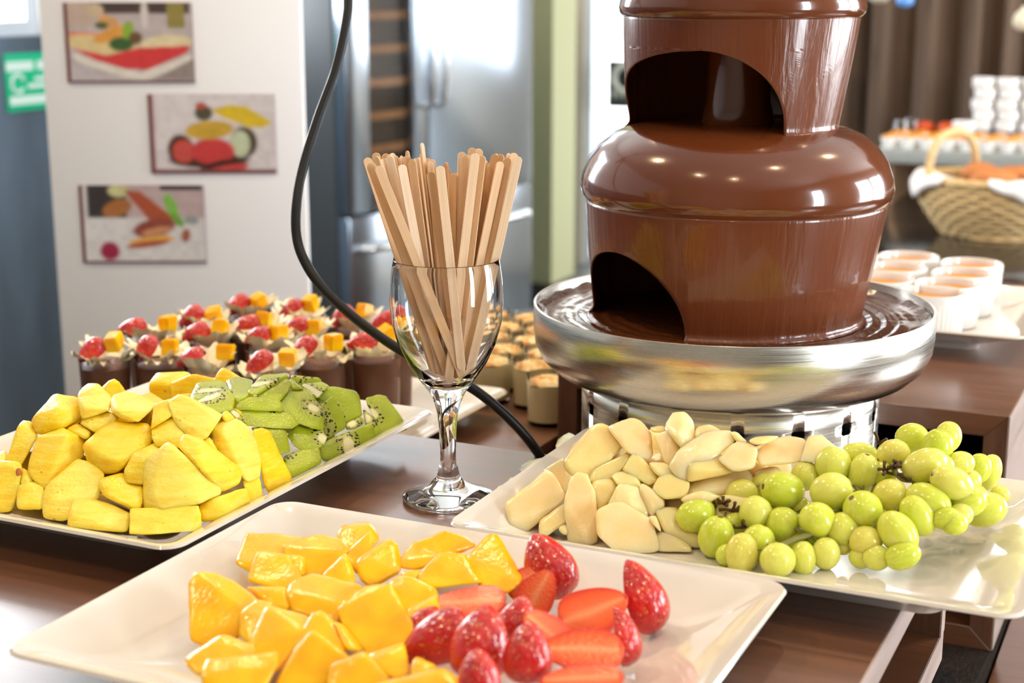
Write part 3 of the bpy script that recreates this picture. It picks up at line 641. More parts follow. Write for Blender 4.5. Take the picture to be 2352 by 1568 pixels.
def stick_mesh():
    bm = bmesh.new(); L, W, T = 0.178, 0.0034, 0.0007; out = []
    for k in range(9): a = math.pi * k / 8; out.append((W*math.cos(a), L/2 - W + W*math.sin(a)))
    for k in range(9): a = math.pi + math.pi * k / 8; out.append((W*math.cos(a), -L/2 + W + W*math.sin(a)))
    A = [bm.verts.new((x, -T, z)) for x, z in out]; B = [bm.verts.new((x, T, z)) for x, z in out]; n = len(out)
    bm.faces.new(A); bm.faces.new(B[::-1])
    for i in range(n): bm.faces.new((A[i], B[i], B[(i+1) % n], A[(i+1) % n]))
    bmesh.ops.recalc_face_normals(bm, faces=bm.faces[:])
    bmesh.ops.bevel(bm, geom=[e for e in bm.edges if abs(e.verts[0].co.y - e.verts[1].co.y) < 1e-6], offset=0.0002, segments=1, affect='EDGES')
    me = bpy.data.meshes.new('coffee_stirrer'); bm.to_mesh(me); bm.free(); return me
SM = stick_mesh(); SGRP = 'wooden stirrers in the wine glass'
def stirrer(top, bot, dt, db, yaw, label, first=[True]):
    D0 = 1.135
    T_, B_ = Vector(atd(*top, D0 + dt)), Vector(atd(*bot, D0 + 0.01 + db))
    z = (T_ - B_).normalized(); face = cdir(math.sin(rad(yaw)), 0, -math.cos(rad(yaw))); y = (face - z*face.dot(z)).normalized(); x = y.cross(z)
    mw = Matrix((x, y, z)).transposed().to_4x4(); sc = (T_ - B_).length / 0.178
    mw.translation = (T_ + B_) / 2
    o = link('coffee_stirrer', SM, M['stick']); o.matrix_world = mw @ Matrix.Diagonal((1, 1, sc, 1))
    tag(o, label, 'stirrer', SGRP)
HERO = [((868,381),(1066,872),-.030,-.010,6,'pale stirrer slanting across the front of all the others in the wine glass'),
 ((850,374),(1034,876),-.024,-.007,-4,'stirrer directly beneath the long slanting front stirrer'),
 ((842,362),(1004,862),-.012,-.004,12,'outermost stirrer leaning toward the white display board'),
 ((1010,381),(1060,850),-.030,-.012,10,'very pale upright stirrer in front of the dark gap of the bundle'),
 ((989,394),(1056,846),-.026,-.008,-8,'shorter pale stirrer touching the upright one before the dark gap'),
 ((1092,352),(1030,878),-.022,-.010,14,'broad stirrer with wavy grain and a rounded lower end showing in the bowl'),
 ((1107,357),(1046,872),-.018,-.006,-18,'pinkish stirrer just behind the broad wavy grained one'),
 ((1191,359),(1078,864),-.014,-.006,8,'bright stirrer leaning outermost toward the chocolate fountain'),
 ((1182,351),(1072,868),-.006,-.002,24,'tall stirrer just behind the outermost one beside the fountain'),
 ((1168,362),(1064,866),-.010,-.004,-30,'cream coloured stirrer second in from the fountain edge of the bundle'),
 ((893,358),(1018,868),-.010,-.002,-12,'wide tan stirrer leaning behind the slanting front pair'),
 ((922,378),(1012,860),-.020,-.004,20,'whitish stirrer with a round tip standing third behind the slanting pair'),
 ((969,328),(1028,868),.010,.002,72,'tallest stirrer, seen edge on, above all the others'),
 ((1138,354),(1054,870),.004,.002,-26,'rounded tan stirrer beside the bright fountain edge pair'),
 ((1150,371),(1048,866),-.012,-.004,30,'short brown stirrer low among the fountain edge sticks'),
 ((1085,339),(1040,866),.018,.004,-6,'tall round tipped stirrer at the back peak beside the broad wavy one'),
 ((1100,341),(1044,866),.020,.006,10,'tall round tipped stirrer twinned at the back peak of the bundle')]
for h in HERO: stirrer(*h)
for k in range(40):
    if k < 22: tx = 860 + (995 - 860) * (k + 0.5) / 22 + R.uniform(-4, 4); ty = 352 + R.uniform(-6, 26)
    else: tx = 1022 + (1178 - 1022) * (k - 21.5) / 18 + R.uniform(-4, 4); ty = 356 + R.uniform(-8, 26)
    if 1000 < tx < 1052: ty += 18
    dt = R.uniform(-0.008, 0.034); bx = 1035 + (tx - 1020) * 0.16 + R.uniform(-16, 16)
    stirrer((tx, ty), (bx, 862 + R.uniform(-8, 6)), dt, dt * 0.3, R.choice([R.uniform(-35, 35), R.uniform(50, 85), R.uniform(-85, -50)]), 'plain wooden stirrer packed among its twins inside the wine glass bundle')

# ------------------------------------------------------------------ strawberry shape, shared by the platter and the mousse cups
def berry_mesh(seed, L=1.0, Wd=0.78, dome=0.62):
    # half berry: tip at +x, cut face in the xy plane (facing -z), skin dome towards +z
    rr_ = random.Random(seed); bm = bmesh.new(); uvl = bm.loops.layers.uv.new('UVMap'); nu, nv = 18, 14; rows = []
    prof = lambda u: (max(0.0, math.sin(math.pi * u**0.74)))**0.52 * (1.0 - 0.12*u)
    px_, py_ = rr_.uniform(0, 9), rr_.uniform(0, 9)
    for i in range(nu + 1):
        u = i / nu; x = L * (u - 0.42); r = prof(min(max(u, 0.004), 0.996)) * Wd / 2
        row = []
        for j in range(nv + 1):
            a = math.pi * j / nv; k = 1 + 0.05 * noise.noise(Vector((u*3 + px_, a, py_)))
            row.append(bm.verts.new((x + 0.02*noise.noise(Vector((u*2, a*1.3, px_))), r*math.cos(a)*k, r*math.sin(a)*k*dome*2*0.8)))
        rows.append(row)
    for A, B in zip(rows, rows[1:]):
        for j in range(nv):
            f = bm.faces.new((A[j], B[j], B[j+1], A[j+1])); f.material_index = 0
            for lp in f.loops: lp[uvl].uv = (1, 0)
    prev = None
    for i in range(nu + 1):
        a, b = rows[i][0].co.copy(), rows[i][-1].co.copy(); line = []
        for q in range(7):
            f_ = q / 6; p = a.lerp(b, f_); p.z += -0.012 * L * math.sin(math.pi*f_)
            line.append((bm.verts.new(p) if 0 < q < 6 else (rows[i][0] if q == 0 else rows[i][-1]), abs(f_ - .5) * 2))
        if prev:
            for q in range(6):
                vs = (prev[q], prev[q+1], line[q+1], line[q])
                try: f = bm.faces.new([v[0] for v in vs])
                except ValueError: continue
                f.material_index = 1
                for lp, v in zip(f.loops, vs): lp[uvl].uv = (max(v[1], abs((i-0.5)/nu - .45) * 2 if i in (1, nu) else 0), 0)
        prev = line
    bmesh.ops.recalc_face_normals(bm, faces=bm.faces[:])
    me = bpy.data.meshes.new('strawberry'); bm.to_mesh(me); bm.free(); me.materials.append(M['berry_skin']); me.materials.append(M['berry_cut'])
    me.polygons.foreach_set('use_smooth', [True] * len(me.polygons)); me.set_sharp_from_angle(angle=rad(48)); return me
BERRY = [berry_mesh(s) for s in range(4)]
def berry_obj(name, idx, loc, tipdir, domedir, L, W, parent=None):
    x = Vector(tipdir).normalized(); d = Vector(domedir); z = (d - x * d.dot(x)).normalized(); y = z.cross(x)
    mw = Matrix((x, y, z)).transposed().to_4x4() @ Matrix.Diagonal((L, W / 0.78, W / 0.78, 1)); mw.translation = Vector(loc)
    me = BERRY[idx % 4]; o = bpy.data.objects.new(name, me); COL.objects.link(o)
    if parent: o.parent = parent
    o.matrix_local = mw; return o

# ------------------------------------------------------------------ cut fruit: hulls with real faces, bevelled and rounded
ZM = {'A': (0, 860, 3.92), 'B': (300, 880, 3.92), 'C': (420, 840, 6.03), 'D': (640, 840, 6.03), 'M': (1000, 900, 3.36), 'N': (1500, 900, 2.347), 'G': (350, 1100, 1.96)}
def zp(k, x, y): a, b, s = ZM[k]; return a + x / s, b + y / s
def march(px, py, surf, t0=0.7, t1=1.7):
    r = ray(px, py); prev = None
    for i in range(400):
        t = t0 + (t1 - t0) * i / 400; P = CV + r * t
        if P[2] <= surf(P[0], P[1]): return t
    return None
PLZ = 0.0115
surf_pine = lambda x, y: 0.013 + max(0, min(0.078, 0.62 * (y - 0.775), 1.3 * (-0.602 - x)))
surf_kiwi = lambda x, y: 0.014 + max(0, min(0.062, 0.95 * (-0.604 - x)))
surf_melon = lambda x, y: 0.013 + max(0, min(0.066, 0.62 * (y - 0.898), 1.5 * (x + 0.440)))
surf_grape = lambda x, y: 0.016 + max(0, min(0.058, 0.55 * (y - 0.922), 1.3 * (-0.108 - x)))
surf_mango = lambda x, y: 0.0125 + max(0, min(0.026, 1.6 * (x + 0.550)))
surf_berry = lambda x, y: 0.022 + max(0, min(0.012, 0.5 * (-0.275 - x)))
def finish(bm, bev, seg, amp, soft=0):
    bmesh.ops.dissolve_limit(bm, angle_limit=rad(11), verts=bm.verts[:], edges=bm.edges[:])
    bmesh.ops.bevel(bm, geom=bm.edges[:], offset=bev, segments=seg, affect='EDGES', clamp_overlap=True, profile=0.5)
    bmesh.ops.triangulate(bm, faces=[f for f in bm.faces if len(f.verts) > 4])
    for lim in ((0.012, 0.007) if soft < 2 else (0.012, 0.007, 0.0045)):
        es = [e for e in bm.edges if e.calc_length() > lim]
        if es: bmesh.ops.subdivide_edges(bm, edges=es, cuts=1); bmesh.ops.triangulate(bm, faces=[f for f in bm.faces if len(f.verts) > 4])
    for _ in range(soft): bmesh.ops.smooth_vert(bm, verts=bm.verts[:], factor=0.5, use_axis_x=True, use_axis_y=True, use_axis_z=True)
    off = Vector((R.uniform(-9, 9), R.uniform(-9, 9), R.uniform(-9, 9)))
    bm.normal_update()
    mv = [(v, v.normal * (amp * (noise.noise(v.co*85 + off)*1.3 + 0.5*noise.noise(v.co*260 + off)))) for v in bm.verts]
    for v, d in mv: v.co += d
    bmesh.ops.recalc_face_normals(bm, faces=bm.faces[:])
def chunk(name, k, spec, label, cat, group, mt, surf, back=2.2, bev=0.0028, d0=None, zmin=PLZ, amp=0.0006, frame=None, seg=2, grow=1.05, bias=0.0, soft=1, relief=1.0, follow=0.6):
    P = [tuple(float(v) for v in q.split(',')) for q in spec.split()]
    P = [(*zp(k, q[0], q[1]), q[2] if len(q) > 2 else 0.0) for q in P]
    cx, cy = sum(p[0] for p in P)/len(P), sum(p[1] for p in P)/len(P)
    D = d0 or march(cx, cy, surf) or 1.1
    P = [(cx + (p[0]-cx)*grow, cy + (p[1]-cy)*grow, p[2]*relief) for p in P]; dm = sum(p[2] for p in P)/len(P)
    D += bias; tilt = []
    for p in P:                                 # each corner follows the slope of the heap
        q = march(p[0], p[1], surf); tilt.append(0.0 if q is None else min(max(follow * (q + bias - D), -0.022), 0.014))
    tm = sum(tilt) / len(tilt)
    pts = [atd(p[0], p[1], D + (p[2] - dm) * 0.01 + tl - tm) for p, tl in zip(P, tilt)]
    dmax = max(p[2] for p in P)
    for p, tl in zip(P, tilt):
        qx, qy = cx + (p[0] - cx) * 0.80, cy + (p[1] - cy) * 0.80
        pts.append(atd(qx, qy, D + (max(p[2] * 0.5, 0) - dm + back) * 0.01 + tl - tm))
    O = sum(np.array(pts)) / len(pts)
    bm = bmesh.new()
    for q in pts: bm.verts.new((q[0] - O[0], q[1] - O[1], max(q[2], zmin) - O[2]))
    res = bmesh.ops.convex_hull(bm, input=bm.verts[:])
    dead = [v for v in bm.verts if not v.link_faces]
    bmesh.ops.delete(bm, geom=dead, context='VERTS')
    bmesh.ops.remove_doubles(bm, verts=bm.verts[:], dist=0.0015)
    finish(bm, bev, seg, amp, soft)
    me = bpy.data.meshes.new(name); bm.to_mesh(me); bm.free()
    o = link(name, me, mt, None, True, O)
    tag(o, label, cat, group)
    if frame is not None:                       # kiwi: local z along the fruit axis through its core
        kx, ky, kd, ax = frame; c = Vector(atd(*zp(k, kx, ky), D + (kd - dm) * 0.01)) - Vector(O)
        zz = cdir(*ax); xx = zz.orthogonal().normalized(); yy = zz.cross(xx)
        mw = Matrix((xx, yy, zz)).transposed().to_4x4(); mw.translation = c
        me.transform(mw.inverted()); o.matrix_world = Matrix.Translation(Vector(O)) @ mw
    return o

PINE = [
 ('A', '480,175,1.2 700,200,2 770,260,2 755,400,1.2 540,490,0 330,545,0 280,410,.2 345,330,.3 545,330,-.5', 'perched highest on the heap end away from the kiwi'),
 ('A', '700,195,.6 740,120,1.2 790,80,1.6 890,85,1.6 960,150,1.4 1015,215,1 985,325,.2 850,350,0 740,400,0 760,280,-.2', 'with a white veined crown, rising as the peak of the heap'),
 ('A', '1000,240,.6 1030,190,1 1130,155,1.6 1270,190,1.6 1400,262,1.2 1345,330,.4 1245,425,0 1100,400,0 1000,320,.1 1075,325,-.4', 'with a pale flat top, ridge piece next to the peak'),
 ('A', '870,280,.4 1050,370,.4 1060,410,.3 855,520,0 725,440,.1', 'diamond faced and small, wedged under the two ridge pieces'),
 ('A', '590,490,.6 690,430,.8 830,515,.6 780,595,.3 700,560,.2', 'dark and nearly hidden in the hollow below the diamond faced one'),
 ('A', '205,410,.9 290,430,.9 335,560,.2 195,810,0 50,780,0 110,610,0 170,450,.1', 'slab like, leaning outward along the heap edge over the blue wall'),
 ('A', '-60,700,.8 70,685,.8 65,780,.1 -60,800,0', 'rough topped, half cut off behind the front end piece'),
 ('A', '-70,765,.3 180,790,.3 205,870,.1 180,1000,0 110,1225,0 -70,1245,0', 'with a brown eye on its side, standing at the front end'),
 ('A', '160,1000,.5 300,955,.6 400,1010,.4 390,1215,0 150,1215,0', 'low and shaded, lying between the brown eyed piece and the pointed one'),
 ('A', '195,830,1.4 290,900,1.4 310,980,1 190,1020,1', 'deep amber, shadowed behind the low shaded front piece'),
 ('A', '262,860,.2 275,760,.1 340,560,.5 560,490,.9 700,555,.9 755,605,1.5 740,745,1.3 400,1020,0 290,920,0 600,560,-.2', 'large with a sparkling grainy face, tilted at the far end'),
 ('A', '745,630,.2 870,510,.7 1020,425,1.3 1335,440,1.3 1378,605,1.2 1090,800,-.5 1070,875,.3 930,895,.5 790,785,.6', 'broad and flat topped, largest in the centre of the heap'),
 ('A', '390,1060,.2 430,990,.3 700,755,.9 860,800,.9 945,890,.8 880,1125,.2 600,1315,-.2 388,1285,0', 'pointed and flat faced, propped above the pitted front piece'),
 ('A', '1115,860,0 1200,720,.2 1380,620,1 1455,650,1 1320,760,-.2 1295,990,0 1140,975,0', 'rounded with a glittering rough top, beside the pale wedge'),
 ('A', '885,950,.2 1110,880,1 1295,1000,1 1275,1200,0 1170,1205,-.1 920,1090,.1', 'block shaped with a shaded front, under the broad flat topped one'),
 ('A', '655,1120,.6 880,1130,1.1 1170,1240,.5 1142,1425,0 608,1375,0 635,1240,0', 'low and pitted with brown marks, lying on the platter front'),
 ('B', '10,1130,.7 600,1108,.7 625,1180,.3 625,1312,.2 560,1332,0 180,1362,0 8,1352,0', 'low and oblong, lying on the platter under the pale wedge'),
 ('B', '345,525,.2 560,740,.05 808,940,0 790,1002,-.1 600,1090,-.2 280,1142,-.3 205,1040,-.3 183,860,-.3 215,740,-.1 110,710,.9 103,1000,.9 115,1132,.8', 'pale and fan shaped, the big wedge at the heap front'),
 ('B', '425,575,.1 480,450,.6 650,505,.6 720,570,.6 1000,770,.3 992,900,0 805,985,0 620,760,-.3', 'glossy and oblong, sloping down behind the big pale wedge'),
 ('B', '715,390,.9 865,345,.5 945,318,.6 1060,400,.4 1125,520,.2 1172,700,0 1162,835,-.1 1040,885,-.2 985,810,.2 780,610,.9 860,480,-.3', 'long and pale with a curved back, standing by the kiwi'),
 ('B', '1100,430,.5 1180,408,.5 1250,440,.4 1440,830,0 1442,882,.1 1240,978,.1 1195,890,0 1150,620,.2 1215,850,-.3', 'upright slab, last one before the kiwi'),
 ('B', '790,1010,-.2 1040,938,.4 1072,1085,.3 825,1232,-.3 630,1245,.5 608,1090,.8 700,1060,.6', 'brick like, lying on the platter edge beside the pale wedge'),
 ('B', '1005,870,.4 1155,825,.4 1195,1040,0 1100,1105,0 1055,1060,.1', 'short and glossy, tucked under the long curved one'),
 ('B', '345,175,.9 460,112,1.3 530,130,1.3 605,200,.9 825,280,.4 775,335,.1 690,480,-.2 630,512,-.1 590,430,.1 490,445,.3 410,360,.5 370,270,.6', 'ragged and torn edged, draped over the ridge near the kiwi'),
 ('B', '215,190,1.2 440,115,1.6 420,260,.9 300,330,.5 180,415,.4', 'behind the torn edged one on the ridge'),
 ('B', '190,410,.5 270,340,.8 370,300,.8 430,380,.5 495,470,.2 430,575,.2 235,565,.2 200,490,.2', 'squat and amber, beneath the torn edged one'),
 ('B', '810,285,.9 868,235,1 955,330,.8 860,375,.5', 'tiny, peaking above the long curved one'),
 ('B', '640,515,1 710,480,1 790,610,.8 715,575,.8', 'amber sliver showing in the gap beside the long curved one'),
]
def to_px(p):
    v = Vector(p) - Vector(CV); d = v.dot(CFWD); return 1176 + FPX * v.dot(CRIGHT) / d, 784 - FPX * v.dot(CUP) / d, d
for k, s, lab in PINE:
    o = chunk('pineapple_chunk', k, s, 'pineapple chunk ' + lab, 'pineapple', 'pineapple chunks', M['pineapple'], surf_pine, back=2.8, relief=1.3, grow=1.06)
    o['ripeness_pale'] = 0.7 if 'fan shaped' in lab or 'long and pale' in lab else 0.42 if ('white' in lab or 'pale flat' in lab or 'pitted' in lab or 'ragged' in lab) else R.uniform(0.0, 0.22)
    if 'with a brown eye' in lab:                      # the dark seed eye sits on the chunk's visible side
        q = zp('A', 165, 905); best = min((v.co for v in o.data.vertices), key=lambda c: (lambda t_: math.hypot(t_[0] - q[0], t_[1] - q[1]) + t_[2] * 900)(to_px(c + o.location)))
        bm = bmesh.new(); bmesh.ops.create_uvsphere(bm, u_segments=12, v_segments=8, radius=1)
        for v in bm.verts: v.co = best + Vector((v.co.x * .0022, v.co.y * .0022, v.co.z * .0038))
        e_ = bm_obj('eye', bm, M['bread'], o, True); e_['label'] = 'brown seed eye'

KIWI = [
 ('C', '90,445,0 190,240,.8 290,215,1.1 490,200,1.3 620,240,1.1 665,335,.5 350,410,-.2 170,525,-.2', (400,310,.3,(.8,.6,.2)), 'seed striped, lowest corner of the kiwi ridge over the pineapple'),
 ('C', '165,525,0 350,410,.2 640,320,.4 692,345,.4 708,450,.3 690,605,0 500,655,0 300,590,0', (215,530,0,(.7,.6,.3)), 'rounded with a pale core, touching the pineapple ridge'),
 ('C', '590,205,.8 740,150,1.2 950,190,1.2 975,225,1 900,430,0 740,505,0 690,430,0 695,340,.1', (800,900,1.2,(.1,.3,-1)), 'plain green, humped along the ridge'),
 ('C', '895,395,0 905,310,.3 1050,160,1 1120,120,1.3 1450,98,1.5 1485,170,1.3 1280,175,.3 1030,405,0', (1010,265,.2,(.8,.6,.2)), 'with a glistening seed row, highest on the kiwi heap'),
 ('C', '1020,430,0 1180,200,.3 1340,178,.6 1475,200,.6 1495,285,.6 1470,345,.3 1345,485,0 1250,475,0', (1300,900,1.5,(.1,.3,-1)), 'plain and wedge shaped, right below the highest one'),
 ('C', '715,605,.2 790,450,.4 1030,420,.7 1250,450,.6 1345,480,.4 1382,632,.1 1000,595,-.1 760,612,0', (1050,-200,1.5,(.1,1,-.1)), 'flat with an olive rim, lying under the plain wedge'),
 ('C', '755,610,.5 870,590,.6 1370,630,.5 1500,700,.3 1595,805,.2 1500,862,0 1300,865,-.1 900,825,0 825,720,.2', (1200,300,1.8,(.1,1,-.1)), 'long disc seen along its smooth green rim'),
 ('D', '0,520,.2 45,400,.8 80,350,1.1 300,310,1.5 420,330,1.5 560,560,.7 637,665,.2 607,892,0 450,855,-.3 160,755,-.2 110,650,-.1', (500,500,.9,(.25,.85,-.5)), 'large half disc tilted at the front with a sparkling seed ring'),
 ('D', '540,420,.2 690,290,.5 830,300,.7 1060,345,.7 1112,410,.6 1155,675,.2 920,785,0 870,650,0 800,510,0', (745,660,0,(.15,.1,-1)), 'standing upright with a fan of black seeds, near the platter corner'),
 ('D', '560,570,.1 740,430,.1 880,650,0 917,760,0 912,872,0 740,972,-.1 660,1010,.1 600,880,.1 590,690,.2', (600,820,.1,(.4,-.9,-.2)), 'bright green quarter with a column of seeds, behind the tilted half disc'),
 ('D', '115,960,.5 270,810,.7 600,890,.4 665,1000,.2 632,1085,0 560,1142,-.1 320,1172,0 230,1110,.1', (660,800,.5,(.2,.9,-.4)), 'dark green, beneath the large tilted half disc'),
 ('D', '560,1130,.1 700,1010,.4 1020,900,.5 1260,808,.6 1302,850,.5 1322,1005,.2 1240,1112,0 640,1312,-.2 600,1250,-.1', (975,1060,-.15,(.12,1,.1)), 'lengthwise slice showing a white core between two seed rows'),
 ('D', '60,1250,.6 300,1170,.8 550,1138,.4 592,1312,0 560,1362,0 170,1565,0 130,1450,0', (60,1235,.5,(.1,.9,-.4)), 'thick green piece lowest on the platter beside the upright pineapple slab'),
 ('D', '1210,470,.5 1250,440,.7 1400,410,1 1490,428,1 1640,650,.7 1742,780,.4 1772,872,.2 1440,1002,0 1415,930,0 1320,700,.1', (1270,690,.6,(.3,.2,-1)), 'upright wedge standing alone at the platter corner end'),
 ('D', '1155,570,.9 1230,650,.9 1365,750,.6 1432,960,.3 1312,1012,.3 1300,850,.3 1190,800,.8', (1205,720,.8,(.2,.8,-.5)), 'sparkling one hidden behind the lone upright wedge'),
 ('D', '915,780,.9 1150,680,.9 1195,800,.7 1010,892,.4 900,895,.4', (1000,800,.8,(.2,.9,-.4)), 'dark seeded one lying below the seed fan'),
 ('C', '915,850,.6 1400,870,.6 1442,930,.5 1492,1192,.2 1345,1232,.2 1240,985,.3', (900,300,2,(.1,1,-.1)), 'dark and smooth, behind the upright pineapple slab'),
 ('D', '305,250,1.7 500,230,2 600,223,2 695,280,1.6 590,370,1 540,455,.6 460,400,.8 420,330,1', (480,300,1.2,(.7,-.6,-.2)), 'back ridge one with a cream core, behind the tilted half disc'),
 ('C', '600,590,.6 690,570,.6 830,700,.3 852,795,.2 760,745,0 660,650,0', (700,690,.3,(.3,.8,-.4)), 'small gleaming tip beside the tiny peak of pineapple'),
 ('C', '1478,160,1.6 1610,250,1.3 1700,335,1.1 1480,345,1', (1500,600,2,(.1,.3,-1)), 'pale sliver at the back of the ridge'),
]
for k, s, fr_, lab in KIWI: chunk('kiwi_slice', k, s, 'kiwi slice, ' + lab, 'kiwi', 'kiwi slices', M['kiwi'], surf_kiwi, back=1.5, bev=0.0024, frame=fr_, amp=.0005, grow=1.07, soft=2, relief=1.2)

MELON = [
 ('M', '438,890,.1 490,730,.4 640,720,.6 700,760,.6 575,850,0 580,1032,0 505,1000,0', 'pale green edged, first at the wine glass end'),
 ('M', '558,865,.1 855,615,.6 890,640,.7 992,805,.3 960,850,.1 690,1082,0 640,1085,0 585,1000,0', 'flat square with two grey specks, leaning near the wine glass end'),
 ('M', '625,672,.7 720,550,.9 840,510,1.1 920,488,1.1 900,565,.8 850,615,.4 700,710,.2', 'long rough backed, above the specked square'),
 ('M', '835,610,.3 960,528,.7 1002,520,.7 1072,655,.3 1040,705,.1 990,805,0', 'triangular, behind the specked square'),
 ('M', '918,500,.7 960,390,1 1000,330,1.2 1030,313,1.2 1112,357,1 1015,525,.3 955,535,.2', 'tall and rounded, at the heap shoulder over the cable'),
 ('M', '1008,545,0 1060,420,.5 1240,250,1.2 1290,260,1.2 1472,340,.9 1472,372,.6 1370,495,.2 1195,675,0 1060,625,0', 'large smooth slab, biggest on the upper slope'),
 ('M', '1330,270,1 1400,245,1.3 1540,198,1.5 1590,240,1.5 1662,322,1 1675,482,.3 1640,515,.1 1480,465,.1 1472,345,.5', 'with a glistening top and torn tip, next to the large smooth slab'),
 ('M', '1188,692,0 1220,600,.2 1380,510,.6 1510,448,.6 1528,482,.5 1445,595,.1 1340,695,0', 'slim crescent, under the large smooth slab'),
 ('M', '1530,480,.6 1572,488,.6 1712,645,.2 1712,682,0 1640,715,-.1 1600,685,0 1450,605,.3', 'oval, sloping down from the crescent'),
 ('M', '1030,1155,0 1000,830,.2 1058,682,.6 1100,648,.7 1172,658,.6 1222,780,.3 1248,960,.1 1242,1185,0 1180,1215,-.1 1060,1205,0', 'tall finger like one standing on the platter front'),
 ('M', '803,990,.4 1010,850,.6 1025,1002,.2 812,1135,.1', 'white cut, between the specked square and the finger like one'),
 ('M', '1200,690,.4 1360,668,.7 1412,722,.3 1335,855,0 1250,925,0 1220,800,.1', 'shiny and lumpy, beside the finger like one'),
 ('M', '1358,652,.7 1400,620,.9 1500,608,.9 1562,640,.7 1602,752,.4 1420,725,.2', 'domed, in the heart of the heap below the crescent'),
 ('M', '1335,880,.1 1420,720,.3 1560,738,.3 1642,920,0 1640,985,0 1480,885,-.1', 'with a wet white edge, above the big rounded front one'),
 ('M', '1255,930,.3 1268,1095,0 1390,1205,-.1 1400,1262,0 1692,1275,.1 1715,1182,.1 1652,990,.3 1540,910,.5 1440,855,.6 1330,888,.5', 'big and rounded, front and centre on the platter edge'),
 ('M', '1595,695,.6 1762,812,.3 1772,882,.2 1660,955,.1 1570,762,.4', 'grainy and shaded, between the domed one and the round yellow one'),
 ('M', '1780,250,1 1810,200,1.3 1830,170,1.5 1920,158,1.5 1982,220,1.3 2008,352,.7 1900,425,.3 1878,335,.2 1780,305,.7', 'white and faceted, peak of the heap before the steel drum'),
 ('M', '1640,270,1.8 1780,253,1.8 1792,303,1.5 1680,325,1.2', 'flat pale one behind the white peak'),
 ('M', '1688,342,.4 1830,298,.5 1872,332,.5 1888,512,.2 1810,572,0 1768,532,0', 'tapering, hanging below the white peak'),
 ('M', '1808,575,.2 1880,450,.4 2080,310,1 2160,303,1 2262,310,1 2315,372,.7 2180,485,.1 1985,470,-.1 1942,695,0 1870,642,0', 'long yellow one with an orange core bruise'),
 ('M', '2000,290,1.4 2030,260,1.6 2120,248,1.6 2232,310,1.3 2010,362,1', 'yellowish, behind the orange bruised one'),
 ('M', '1958,562,0 2000,458,.4 2200,488,.4 2352,540,.3 2300,615,.1 2040,605,-.1 1950,692,0', 'smooth flank below the orange bruised one'),
 ('N', '355,362,.3 450,270,.7 540,288,.7 558,322,.6 542,412,.1 430,422,0', 'blunt cream block between the bruised one and the long pale loaf shape'),
 ('N', '415,217,1.4 450,209,1.4 512,272,1.2 460,282,1', 'small white tip at the back before the drum'),
 ('N', '558,325,.3 620,270,.9 700,239,1.2 812,250,1.2 822,312,.7 790,374,.2 590,394,-.1', 'long loaf shaped one behind the highest front grapes'),
 ('N', '508,252,1.4 620,230,1.6 692,240,1.6 600,282,1.2 530,282,1.2', 'thin pale one behind the loaf shaped one'),
 ('N', '795,374,.4 838,240,1.2 910,233,1.2 1005,312,.8 960,355,.4 880,374,.2', 'last one along the ridge, half behind the grapes'),
 ('N', '178,555,0 270,430,.6 320,410,.7 500,414,.6 548,462,.3 540,512,.1 420,502,-.1 380,565,0', 'pinkish bent one above the front grapes'),
 ('N', '538,422,.6 680,399,.6 692,442,.4 560,525,.1', 'peach coloured triangle just above the front grapes'),
 ('M', '1678,742,.2 1740,638,.6 1810,628,.6 1962,702,.3 1920,805,0 1780,825,-.1 1690,775,.1', 'round and yellow, in the middle of the slope'),
 ('M', '1925,785,.1 2040,640,.5 2130,588,.6 2205,765,.1 2050,855,0', 'rosy one sinking under the front grapes'),
 ('M', '1698,910,.4 1870,898,.6 1892,1000,.4 2005,1100,.1 2095,1275,.2 1960,1255,.2 1780,1095,0', 'long peach one running under the first front grape'),
 ('M', '1698,1080,.3 1800,1078,.4 1882,1130,.2 1985,1285,0 1750,1295,0 1690,1255,.1', 'greenish corner lying on the platter beside the first front grape'),
 ('M', '1638,960,.6 1702,948,.6 1745,1085,.2 1660,1005,.3', 'narrow amber one in the shade behind the big rounded front one'),
 ('M', '948,1042,.5 1022,1008,.6 1032,1115,.3 960,1085,.3', 'small yellow bit low behind the finger like one'),
 ('M', '1638,540,1 1770,538,1 1905,642,.7 1882,705,.6 1700,645,.6', 'deep orange one in the hollow below the tapering one'),
 ('M', '558,695,1.2 590,668,1.2 745,690,1 560,805,.7', 'yellow one squeezed behind the first at the wine glass end'),
 ('M', '1878,825,.7 2050,758,.7 2205,805,.7 2000,905,.4', 'shaded one under the rosy one'),
]
for k, s, lab in MELON: chunk('melon_chunk', k, s, 'pale melon chunk, ' + lab, 'melon', 'melon chunks', M['melon'], surf_melon, bev=0.0050, back=2.8, seg=2, amp=.0005, grow=1.13, soft=5, relief=2.2, follow=.12, bias=.018 if 'grape' in lab else 0.0)

